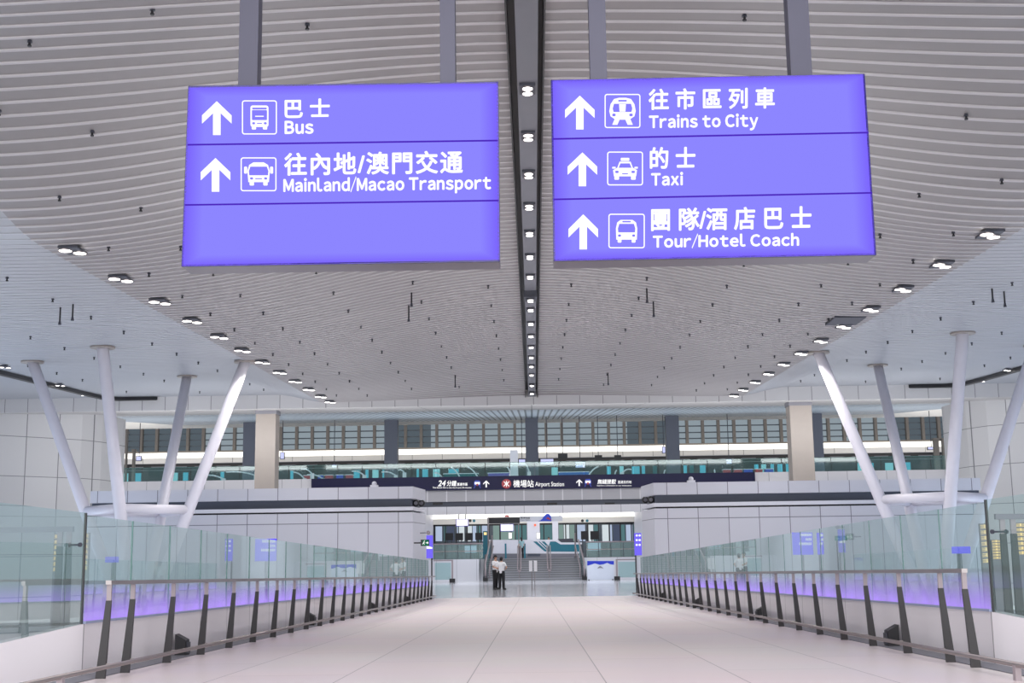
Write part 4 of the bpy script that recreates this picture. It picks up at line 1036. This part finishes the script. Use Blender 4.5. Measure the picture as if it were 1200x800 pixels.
# purple totems, exit sign and clock
for q0, q1, y0, y1, py, nm, pq in ((499.6, 507, 627, 654, 672, 'left', 505.6), (744, 751.5, 624.3, 650.5, 668, 'right', 745.6)):
    Y = 57.5; a, b2 = at(q0, y1, Y), at(q1, y0, Y); p = at(pq, 660, Y)
    t = thing('totem_sign', 'upright purple lit totem sign on a dark pole at the %s edge of the opening' % nm, 'sign', (p.x, Y, 0), 'purple totem signs')
    MB().box(a.x, b2.x, Y, Y+.15, a.z, b2.z).build('light_box', 'e_purple', t)
    MB().box(p.x-.03, p.x+.03, Y+.16, Y+.22, 0, b2.z).build('pole', 'black', t); MB().box(p.x-.18, p.x+.18, Y-.05, Y+.35, 0, .03).build('base', 'black', t)
    if nm == 'right':
        for yy in (627.2, 632.6, 638.2):
            for xx in (746.2, 749.6): disc(xx, yy, 1.25, Y-.02, 'e_text', 'lit_symbol', t, 12)
    else:
        MB().slab([at(x, y, Y-.02) for x, y in ((499.8, 639.5), (503, 640), (506.6, 641), (506.6, 642.8), (499.8, 642.8))], .01).build('lit_symbol', 'e_text', t)
Y = 56.5; a, b2 = at(493, 639.6, Y), at(502.8, 632, Y)
t = thing('exit_sign', 'small green exit sign with a white running figure left of the opening', 'exit sign', (a.x, Y, a.z))
MB().box(a.x, b2.x, Y, Y+.12, a.z, b2.z).build('casing', 'black', t)
MB().box(a.x+.08, b2.x-.02, Y-.01, Y, a.z+.02, b2.z-.02).build('face', 'green', t)
bars([(497, 634.3, 496, 636), (496.2, 634.8, 498, 635.4), (496.3, 636, 495, 637.6), (496.3, 636, 497.7, 637.8)], Y-.03, .6, 'e_text', 'running_figure', t)
disc(497.4, 633.6, .5, Y-.03, 'e_text', 'figure_head', t, 10)
bars([(499, 635.8, 501.6, 635.8), (500.6, 634.5, 501.8, 635.8), (500.6, 637.1, 501.8, 635.8)], Y-.03, .7, 'e_text', 'arrow', t)
MB().box(a.x-.3, a.x, Y+.03, Y+.09, (a.z+b2.z)/2-.03, (a.z+b2.z)/2+.03).build('bracket', 'black', t)
p = at(502, 624, 59); t = thing('round_sign', 'small round grey disc fixed above the left purple totem', 'sign', (p.x, 59, p.z))
MB().tube((p.x, 58.9, p.z), (p.x, 59, p.z), .09, n=18).build('disc', 'steel_l', t); MB().tube((p.x, 58.95, p.z), (p.x-.4, 59.3, p.z), .02, n=6).build('bracket', 'dgrey', t)

# added panels standing in for purple sign reflections in the side glass
def reflection_panel(q0, q1, y0, y1, Y, lb, bars_=True):
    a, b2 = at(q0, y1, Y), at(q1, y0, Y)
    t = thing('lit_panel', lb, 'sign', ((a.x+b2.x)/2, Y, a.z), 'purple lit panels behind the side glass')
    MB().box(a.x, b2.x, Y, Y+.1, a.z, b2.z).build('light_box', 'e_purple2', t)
    MB().tube(((a.x+b2.x)/2, Y+.15, -1.1), ((a.x+b2.x)/2, Y+.15, b2.z), .04, n=8).build('pole', 'dgrey', t)  # pole added for the stand-in panel
    if bars_:
        h = y1-y0; mb = MB()
        for f, u in ((.06, .35), (.26, .65), (.45, .3)):
            x0 = q0+(q1-q0)*u; n = max(3, int((q1-.6-x0)/1.7))
            for i in range(n):
                xx = x0+(q1-.6-x0)*i/n
                mb.slab([at(xx, y0+h*(f+.11), Y-.01), at(xx+1.2, y0+h*(f+.11), Y-.01), at(xx+1.3, y0+h*f, Y-.01), at(xx+.1, y0+h*f, Y-.01)], .005)
        mb.build('lettering', 'e_text', t)
reflection_panel(298.5, 323.5, 631, 657.5, 36, 'purple lit panel with white rows of writing behind the left glass')
reflection_panel(930, 952, 623.5, 650, 36, 'wide purple lit panel with white rows of writing behind the right glass')
reflection_panel(959, 964.5, 624, 649.5, 36, 'narrow purple lit panel beside the wide one behind the right glass')
reflection_panel(123, 137, 652, 659, 20, 'small blank purple lit panel behind the near left glass', False)
reflection_panel(1118, 1137, 640, 648.5, 20, 'small blank purple lit panel behind the near right glass', False)
for q in (982, 989.5):  # reflected exit signs added as solid plates behind the glass
    a, b2 = at(q-3, 633.5, 50), at(q+3, 627.5, 50)
    t = thing('exit_sign', 'faint green exit sign behind the right glass, %s of two' % ('left' if q < 985 else 'right'), 'exit sign', (a.x, 50, a.z), 'faint exit signs')
    MB().box(a.x, b2.x, 50, 50.1, a.z, b2.z).build('casing', pbr('dull_green', rgb(40, 130, 110), .5), t)  # solid plate standing in for the reflection
    MB().box(a.x+.06, b2.x-.06, 49.98, 50, a.z+.07, b2.z-.07).build('face', emit('pale_green', rgb(150, 205, 190), .8), t)
    MB().tube(((a.x+b2.x)/2, 50.2, -1.1), ((a.x+b2.x)/2, 50.2, b2.z), .03, n=6).build('pole', 'dgrey', t)

# ------------------------------------------------------------------ big hanging signs
YH = 14.7
def poly_px(P, Y, mat, name, parent, dy=.006):
    return MB().slab([at(x, y, Y) for x, y in P], dy).build(name, mat, parent)
def rrect(cx, cy, w, h, r, n=5):
    P = []
    for (sx, sy, a0) in ((1, 1, 0), (-1, 1, 90), (-1, -1, 180), (1, -1, 270)):
        for i in range(n+1):
            a = math.radians(a0+90*i/n); P.append((cx+sx*(w/2-r)+r*math.cos(a), cy+sy*(h/2-r)+r*math.sin(a)))
    return P
def icon_frame(x0, y0, x1, y1, parent, sk):
    cx, cy, w, h = (x0+x1)/2, (y0+y1)/2, x1-x0, y1-y0
    A = rrect(cx, cy, w, h, 3.0); B = rrect(cx, cy, w-2.6, h-2.6, 1.8)
    mb = MB(); n = len(A)
    for i in range(n):
        j = (i+1) % n; mb.quad(*[at(x, y, YT) for x, y in (A[i], A[j], B[j], B[i])])
    return mb.build('pictogram', 'e_text', parent)
def shapes(cx, cy, k, white, holes, parent):
    """white plates with purple cut-outs laid on them, in units of px from the icon centre"""
    for P in white: poly_px([(cx+x*k, cy+y*k) for x, y in P], YT, 'e_text', 'vehicle_symbol', parent)
    for P in holes: poly_px([(cx+x*k, cy+y*k) for x, y in P], YT-.008, 'e_sign', 'symbol_cutout', parent)
M['e_sign'] = emit('sign_purple', rgb(137, 129, 255), 1)
YT = YH-.012
def rr(x0, y0, x1, y1, r=1.0): return rrect((x0+x1)/2, (y0+y1)/2, x1-x0, y1-y0, r, 3)
def bus_small(cx, cy, p):
    shapes(cx, cy, 1, [rr(-10.5, -14, 10.5, 11, 2.5), rr(-9, 9, -4, 14, 1), rr(4, 9, 9, 14, 1)],
           [rr(-8.5, -11.5, 8.5, -9.5, .6), rr(-8.8, -8.6, 8.8, 3, .8), rr(-8.5, 5.6, -5.2, 8, 1), rr(5.2, 5.6, 8.5, 8, 1), rr(-3, 6.4, 3, 7.4, .3)], p)
    shapes(cx, cy, 1, [], [], p); poly_px([(cx-5, cy-.9), (cx+5, cy-.9), (cx+5, cy-1.9), (cx-5, cy-1.9)], YT-.016, 'e_text', 'vehicle_symbol', p)
def coach_big(cx, cy, p):
    shapes(cx, cy, 1, [[(-12, 9), (-13, -4), (-11, -11), (-6, -14), (6, -14), (11, -11), (13, -4), (12, 9)], rr(-17, -9, -13.5, -1, 1), rr(13.5, -9, 17, -1, 1), rr(-10.5, 8, -5.5, 13, 1), rr(5.5, 8, 10.5, 13, 1)],
           [[(-11, 1), (-11.4, -4), (-9.6, -9), (9.6, -9), (11.4, -4), (11, 1)], rr(-10, 3.5, -6.5, 6, 1), rr(6.5, 3.5, 10, 6, 1), rr(-4, 4.5, 4, 5.6, .3)], p)
def train(cx, cy, p):
    shapes(cx, cy, 1, [[(-14, 6), (-15.5, 0), (-14, -8), (-10, -14), (-4, -15.5), (4, -15.5), (10, -14), (14, -8), (15.5, 0), (14, 6), (8, 10), (-8, 10)], [(-9, 9), (-3, 9), (-6, 16), (-12, 16)], [(9, 9), (3, 9), (6, 16), (12, 16)]],
           [[(-10.5, 1), (-11.5, -3), (-10, -8.5), (10, -8.5), (11.5, -3), (10.5, 1)], rr(-5, -13, 5, -11.2, .5), rr(-12, 3, -8, 6, 1), rr(8, 3, 12, 6, 1)], p)
    shapes(cx, cy, 1, [], [], p)
    poly_px([(cx-4, cy-8), (cx+4, cy-8), (cx+3.4, cy+.5), (cx-3.4, cy+.5)], YT-.016, 'e_text', 'vehicle_symbol', p)
def taxi(cx, cy, p):
    shapes(cx, cy, 1, [[(-13, 9), (-14, 2), (-9, -1), (-6.5, -8), (6.5, -8), (9, -1), (14, 2), (13, 9)], rr(-5, -12.5, 5, -9, .8), rr(-12.5, 8, -7, 13, 1), rr(7, 8, 12.5, 13, 1), rr(-15, -2, -11, 0, .5), rr(11, -2, 15, 0, .5)],
           [[(-7.5, -1), (-5.5, -6), (5.5, -6), (7.5, -1)], rr(-11.5, 2.6, -7.5, 5.2, 1), rr(7.5, 2.6, 11.5, 5.2, 1), rr(-3.5, 5.5, 3.5, 6.6, .3)], p)
def coach(cx, cy, p):
    shapes(cx, cy, 1, [[(-12, 10), (-12.5, -3), (-11, -10), (-7, -13), (7, -13), (11, -10), (12.5, -3), (12, 10)], rr(-10.5, 9, -6, 13.5, 1), rr(6, 9, 10.5, 13.5, 1)],
           [[(-9.8, 1.5), (-10.2, -3), (-8.6, -8.4), (8.6, -8.4), (10.2, -3), (9.8, 1.5)], rr(-5, -11.8, 5, -10.2, .5), rr(-10, 4, -6.6, 6.6, 1), rr(6.6, 4, 10, 6.6, 1)], p)
def big_sign(corners, dividers, rows, hangers, label):
    TL, TR, BR, BL = [at(x, y, YH) for x, y in corners]
    t = thing('hanging_sign', label, 'sign', ((BL.x+BR.x)/2, YH, (BL.z+BR.z)/2), 'purple direction signs')
    dpt = .42
    back = [Vector((p.x, YH+dpt, p.z)) for p in (BL, BR, TR, TL)]
    front = [Vector((p.x, YH+.004, p.z)) for p in (BL, BR, TR, TL)]
    MB().hexa(front, back).build('cabinet', 'cabinet', t)
    mb = MB(); e = .018
    for p, q in ((BL, BR), (BR, TR), (TR, TL), (TL, BL)):
        dx = (q-p).normalized(); nrm = Vector((dx.z, 0, -dx.x))*e
        mb.hexa([p-nrm, q-nrm, q+nrm*.3, p+nrm*.3], [v+Vector((0, .03, 0)) for v in (p-nrm, q-nrm, q+nrm*.3, p+nrm*.3)])
    tag(mb.build('frame', 'cabinet_e', t), 'dark edge frame')
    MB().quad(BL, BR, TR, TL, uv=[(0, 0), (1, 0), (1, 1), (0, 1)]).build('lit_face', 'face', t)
    for (x0, y0, x1, y1) in dividers:
        MB().slab([at(x0, y0+.9, YT), at(x1, y1+.9, YT), at(x1, y1-.9, YT), at(x0, y0-.9, YT)], .006).build('divider', 'e_purple_d', t)
    for (ax, ay0, ay1, fr, fn, cj, cjb, en, enb) in rows:
        h = ay1-ay0; k = 17.3; st = 4.4
        P = [(ax, ay0), (ax+k, ay0+h*.42), (ax+k, ay0+h*.66), (ax+st, ay0+h*.35), (ax+st, ay1), (ax-st, ay1), (ax-st, ay0+h*.35), (ax-k, ay0+h*.66), (ax-k, ay0+h*.42)]
        poly_px(P[::-1], YT, 'e_text', 'arrow', t)
        pic = icon_frame(*fr, t, 0); fn((fr[0]+fr[2])/2, (fr[1]+fr[3])/2, pic)
        for s_, bx in ((cj, cjb), (en, enb)):
            skew = -.0135*(bx[1]-bx[0])
            me = text_mesh(s_, .026, 0, 1.12 if '/' in s_ and ' ' not in s_ else 1) if s_ is cj else latin_mesh(s_, .036)
            xs = [v.co.x for v in me.vertices]; ys = [v.co.y for v in me.vertices]
            a, b3, c3, d3 = min(xs), max(xs), min(ys), max(ys)
            o0 = ORG[t.name]
            for v in me.vertices:
                u = (v.co.x-a)/(b3-a); w_ = (v.co.y-c3)/(d3-c3)
                v.co = at(bx[0]+(bx[1]-bx[0])*u, bx[3]+(bx[2]-bx[3])*w_+skew*(u-.5), YT)-o0
            me.materials.clear(); me.materials.append(M['e_text'])
            o = bpy.data.objects.new('lettering', me); col.objects.link(o); o.parent = t; ORG[o.name] = o0
    for (x0, x1, yb_) in hangers:
        p, q = at(x0, yb_, YH), at(x1, yb_, YH)
        MB().box(p.x, q.x, YH+.1, YH+.32, p.z-.02, crown(YH)-.0).build('hanger', 'hanger', t)
    return t
big_sign([(221, 101), (583.5, 96), (585.5, 306), (213, 312)], [(219.5, 169.5, 583.5, 164.5), (216.5, 240, 584.5, 234.8)],
         [(254, 118.5, 158, (283.5, 117.5, 324.5, 157.5), bus_small, '巴 士', (333.5, 386.5, 115.5, 138), 'Bus', (333.5, 367.5, 141.3, 157)),
          (252.5, 185, 224.4, (282, 184.3, 324, 224), coach_big, '往內地/澳門交通', (333, 542.5, 177.5, 204.5), 'Mainland/Macao Transport', (332, 575.5, 206, 227.5))],
         [(276.5, 299, 101), (515, 533, 98)], 'purple lit hanging sign on the left reading Bus and Mainland/Macao Transport')
big_sign([(645.8, 94), (1013, 86.8), (1026.5, 298.5), (649, 305.5)], [(647, 162.7, 1018, 155.2), (648.3, 233.5, 1022, 225.8)],
         [(679.5, 112, 151.5, (708.5, 110, 750.5, 150), train, '往 市 區 列 車', (760, 908, 103, 128), 'Trains to City', (760.5, 888.5, 133.5, 153.5)),
          (682.5, 178.5, 218, (711.5, 177.5, 753.5, 217.2), taxi, '的 士', (761.5, 815, 172, 197.5), 'Taxi', (763, 800.5, 201.5, 217.5)),
          (683.5, 251, 292, (713, 250.3, 755.6, 290.8), coach, '團 隊/酒 店 巴 士', (763, 951, 242.5, 269.5), 'Tour/Hotel Coach', (765, 936.5, 273, 290.5))],
         [(692.5, 712.5, 96), (929.5, 954.5, 92)], 'purple lit hanging sign on the right reading Trains to City, Taxi and Tour/Hotel Coach')

# ------------------------------------------------------------------ people
def skin_mesh(V, E, Rr, levels=2):
    me = bpy.data.meshes.new('s'); me.from_pydata(V, E, [])
    o = bpy.data.objects.new('s', me); col.objects.link(o)
    sk = o.modifiers.new('s', 'SKIN'); sk.use_smooth_shade = True
    for i, r in enumerate(Rr):
        d = me.skin_vertices[0].data[i]; d.radius = r if isinstance(r, tuple) else (r, r); d.use_root = (i == 0)
    sb = o.modifiers.new('u', 'SUBSURF'); sb.levels = levels; sb.render_levels = levels
    dg = bpy.context.evaluated_depsgraph_get(); m2 = bpy.data.meshes.new_from_object(o.evaluated_get(dg))
    bpy.data.objects.remove(o); return m2
def person(label, loc, turn, H, arms, legs, top, hair_long=False, lean=0.0, cut=None):
    """arms: two (elbow, wrist, fingertip direction) in local metres; the figure faces -Y before turning"""
    t = thing('person', label, 'person', loc)
    t.rotation_euler = (0, 0, turn); k = H/1.75; t.scale = (k, k, k)
    ORGp = Vector((0, 0, 0))
    V, E, Rr = [], [], []
    def add(p, r, par=None):
        V.append(p); Rr.append(r)
        if par is not None: E.append((par, len(V)-1))
        return len(V)-1
    L = lean
    pel = add((0, 0, .95), (.145, .10)); wai = add((0, L*.3, 1.10), (.125, .09), pel); che = add((0, L*.7, 1.30), (.155, .105), wai); up = add((0, L, 1.42), (.10, .075), che)
    nk = add((0, L-.005, 1.50), (.052, .052), up); hd = add((0, L-.015, 1.58), (.07, .08), nk); hd2 = add((0, L-.015, 1.67), (.068, .082), hd); add((0, L-.01, 1.73), (.04, .05), hd2)
    SV = {}
    for s in (-1, 1):
        hp, kn, an, toe = legs[0 if s < 0 else 1]
        a = add(hp, .085, pel); b_ = add(kn, .055, a); c = add(an, .038, b_); add(toe, (.022, .018), c)
        el, wr, fd = arms[0 if s < 0 else 1]
        sh = add((s*.17, L, 1.40), .052, up); e = add(el, .038, sh); w_ = add(wr, (.026, .022), e)
        fd = Vector(fd).normalized(); pw = Vector(wr)+fd*.05; pm = add(tuple(pw), (.034, .02), w_)
        side = fd.cross(Vector((0, 0, 1)) if abs(fd.z) < .8 else Vector((0, 1, 0))).normalized()
        for j, (off, ln) in enumerate(((-.028, .065), (-.010, .08), (.010, .076), (.028, .06))):
            f1 = add(tuple(pw+side*off+fd*.045), .009, pm); add(tuple(pw+side*off+fd*(.045+ln*.7)+Vector((0, -.012, -.01))), .007, f1)
        th_ = add(tuple(Vector(wr)+fd*.03+side*-.04), .010, w_); add(tuple(Vector(wr)+fd*.07+side*-.055), .008, th_)
    me = skin_mesh(V, E, Rr)
    me.materials.clear(); me.materials.append(M['skin']); me.materials.append(M['hair']); 
    o = bpy.data.objects.new('body', me); col.objects.link(o); o.parent = t
    # features joined into the body mesh: nose, ears, eyes, mouth
    import bmesh as _b
    bm = _b.new(); bm.from_mesh(me)
    def blob(c, r, mi):
        g = _b.ops.create_uvsphere(bm, u_segments=8, v_segments=6, radius=1)['verts']
        for v in g: v.co = Vector((v.co.x*r[0]+c[0], v.co.y*r[1]+c[1], v.co.z*r[2]+c[2]))
        for f in {f for v in g for f in v.link_faces}: f.material_index = mi; f.smooth = True
    hy = L-.015
    blob((0, hy-.095, 1.60), (.013, .02, .022), 0); blob((-.077, hy, 1.61), (.012, .02, .03), 0); blob((.077, hy, 1.61), (.012, .02, .03), 0)
    blob((-.03, hy-.082, 1.63), (.012, .008, .006), 1); blob((.03, hy-.082, 1.63), (.012, .008, .006), 1); blob((0, hy-.084, 1.565), (.022, .006, .005), 1)
    bm.to_mesh(me); bm.free()
    # hair
    mb = MB(); mb.ball((0, hy+.012, 1.645), .092, .108, .112, nu=16, nv=8, v0=0, v1=.52)
    mb.ball((0, hy+.035, 1.62), .088, .085, .10, nu=14, nv=8)
    if hair_long: mb.ball((0, hy+.07, 1.48), .075, .05, .17, nu=12, nv=8)
    ho = mb.build('hair', 'hair', None, True); ho.parent = t
    # shirt
    V, E, Rr = [], [], []
    pl0 = add((0, 0, .84), (.185, .14)); pel = add((0, 0, .93), (.185, .14), pl0); wai = add((0, L*.3, 1.10), (.165, .130), pel); che = add((0, L*.7, 1.30), (.190, .140), wai); up = add((0, L, 1.42), (.13, .098), che); add((0, L, 1.475), (.07, .065), up)
    for i, s in enumerate((-1, 1)):
        el, wr, fd = arms[i]; sh = (s*.175, L, 1.405); a = add(sh, .068, up)
        kk = .8; add(tuple(Vector(sh)+(Vector(el)-Vector(sh))*kk), .056, a)
    me = skin_mesh(V, E, Rr); me.materials.clear(); me.materials.append(M[top]); so = bpy.data.objects.new('shirt', me); col.objects.link(so); so.parent = t
    V, E, Rr = [], [], []
    tp = add((0, 0, 1.08), (.165, .13)); pel = add((0, 0, 1.0), (.175, .135), tp)
    for i in (0, 1):
        hp, kn, an, toe = legs[i]; a = add(hp, .118, pel); b_ = add(kn, .088, a); add((an[0], an[1], an[2]-.045), .074, b_)
    me = skin_mesh(V, E, Rr); me.materials.clear(); me.materials.append(M['trousers']); so = bpy.data.objects.new('trousers', me); col.objects.link(so); so.parent = t
    for i in (0, 1):
        an, toe = Vector(legs[i][2]), Vector(legs[i][3]); c = an*.45+toe*.55
        d = (toe-an); d.z = 0; ang = math.atan2(d.x, -d.y)
        mb = MB(); mb.ball((0, .015, 0), .058, .155, .07, nu=12, nv=8)
        mb.v = [(x, y, max(z, -.035)) for x, y, z in mb.v]
        so = mb.build('shoe', 'shoe', None, True); so.parent = t; so.location = (c.x, c.y, .036); so.rotation_euler = (0, 0, ang)
    return t
stand = [((-.09, 0, .88), (-.10, -.01, .50), (-.11, .02, .09), (-.13, -.12, .04)), ((.09, 0, .88), (.10, -.01, .50), (.11, .02, .09), (.13, -.12, .04))]
GY = 68.3
p = at(580.3, 672, GY)
person('guard in white shirt and black trousers standing side-on, left of the pair', (p.x, GY+.25, 0), math.radians(60), 1.80,
       [((-.23, -.02, 1.13), (-.12, -.24, 1.08), (1, -.2, -.1)), ((.23, .0, 1.12), (.12, -.25, 1.05), (-1, -.2, 0))], stand, 'shirt')
p = at(587.8, 672, GY)
person('guard in white shirt seen from behind with elbows out, right of the pair', (p.x, GY-.2, 0), math.radians(158), 1.70,
       [((-.34, .06, 1.17), (-.15, -.14, 1.06), (1, -.4, 0)), ((.34, .04, 1.17), (.14, -.16, 1.06), (-1, -.4, 0))],
       [((-.09, 0, .88), (-.11, -.01, .50), (-.13, .03, .09), (-.17, -.10, .04)), ((.09, 0, .88), (.11, -.03, .50), (.12, -.02, .09), (.16, -.15, .04))], 'shirt')
p = at(611.2, 640, 101.6)
person('woman with long black hair and pale teal top at the stair head', (p.x, 101.6, PZ), math.radians(205), 1.66,
       [((-.24, .0, 1.13), (-.22, -.10, .90), (0, -.3, -1)), ((.24, 0, 1.13), (.20, -.16, .95), (0, -.5, -1))], stand, 'tealshirt', True)
p = at(643, 632, 107.4)
person('staff member in pale clothing standing behind the service counter, only head and shoulders showing', (p.x, 107.4, PZ), 0, 1.74,
       [((-.24, .0, 1.13), (-.22, -.16, .98), (0, -1, -.3)), ((.24, 0, 1.13), (.20, -.16, .98), (0, -1, -.3))], stand, 'shirt')

# ------------------------------------------------------------------ lights
def area(name, loc, rot, sx, sy, e, c=(1, 1, 1)):
    l = bpy.data.lights.new(name, 'AREA'); l.shape = 'RECTANGLE'; l.size = sx; l.size_y = sy; l.energy = e; l.color = c
    o = bpy.data.objects.new(name, l); col.objects.link(o); o.location = loc; o.rotation_euler = rot; return o
area('hall_glow_front', (0, -5, 5), (PI/2, 0, 0), 40, 9, 5000, (1, .98, .98))  # added unseen fill from behind the camera
area('near_ceiling_light', (0, 8, 9.2), (0, 0, 0), 9, 12, 620, (1, .98, .97))  # added fill over the near ramp, out of view
def spot(loc, e, c=(1, .96, .93), ang=130, r=.1):
    l = bpy.data.lights.new('downlight_lamp', 'SPOT'); l.energy = e; l.color = c; l.spot_size = math.radians(ang); l.spot_blend = .6; l.shadow_soft_size = r
    o = bpy.data.objects.new('downlight_lamp', l); col.objects.link(o); o.location = loc
for (x, y, z) in LAMPS: spot((x, y, z), (430 if abs(x) < 1 else 860) if y < 41 else (300 if abs(x) < 1 or y > 54 else 480))
# added unseen bluish fills, aimed up to wash the ceiling's side bays
for s in (-1, 1): area('side_uplight', (s*23.5, 46, -1.0), (PI, 0, 0), 7, 24, 1500, (.72, .84, 1))
for s in (-1, 1):      # added hidden ceiling fills: behind the plinths and on top of the block walls
    area('cove_uplight', (s*7.5, 37, -1.0), (PI, 0, 0), 1.5, 36, 620, (1, .98, .98))
    area('block_top_uplight', (s*14, 61.6, 5.3), (PI, 0, 0), 16, 1.6, 330, (.96, .98, 1))
area('upper_front_light', (0, 66.4, 8.4), (math.radians(72), 0, 0), 46, .9, 1100, (1, .98, .97))  # added fill behind the fascia for the balcony front
area('soffit_uplight', (0, 70, 5.0), (PI, 0, 0), 40, 5, 60, (1, .98, .96))  # added fill to lift the dark soffit
area('upper_level_light', (0, 80, 12.0), (math.radians(75), 0, 0), 50, 1.5, 9000, (1, .98, .95))  # unseen fill added to brighten the upper level
area('upper_floor_uplight', (0, 88, zb0+.1), (PI, 0, 0), 60, 12, 1900, (.9, .96, 1))  # added fill on the hidden upper floor, aimed at its ceiling
area('concourse_light', (0, 88, 5.5), (0, 0, 0), 14, 14, 1300, (.97, .98, 1))  # added fill above the sight line, brightens the lower concourse
area('bulkhead_light', (0, 112.6, 5.6), (math.radians(95), 0, 0), 16, .3, 260, (1, .98, .94))  # added fill that brightens the cream bulkhead
area('upper_bulkhead_light', (0, 107, at(626, 527, 107).z), (math.radians(88), 0, 0), 70, .5, 420, (1, .97, .9))  # added fill for the upper bulkhead, unseen from the front
area('platform_light', (0, 106, 5.5), (0, 0, 0), 14, 12, 750, (.97, .98, 1))  # unseen fill added over the raised platform
W = bpy.data.worlds.new('world'); scn.world = W; W.use_nodes = True
bg = W.node_tree.nodes['Background']; bg.inputs[0].default_value = (.88, .89, .95, 1); bg.inputs[1].default_value = .88
scn.view_settings.view_transform = 'Standard'; scn.view_settings.look = 'None'; scn.view_settings.exposure = 0
scn.cycles.max_bounces = 6; scn.cycles.transparent_max_bounces = 16; scn.cycles.use_denoising = True
scn.cycles.sample_clamp_indirect = 4
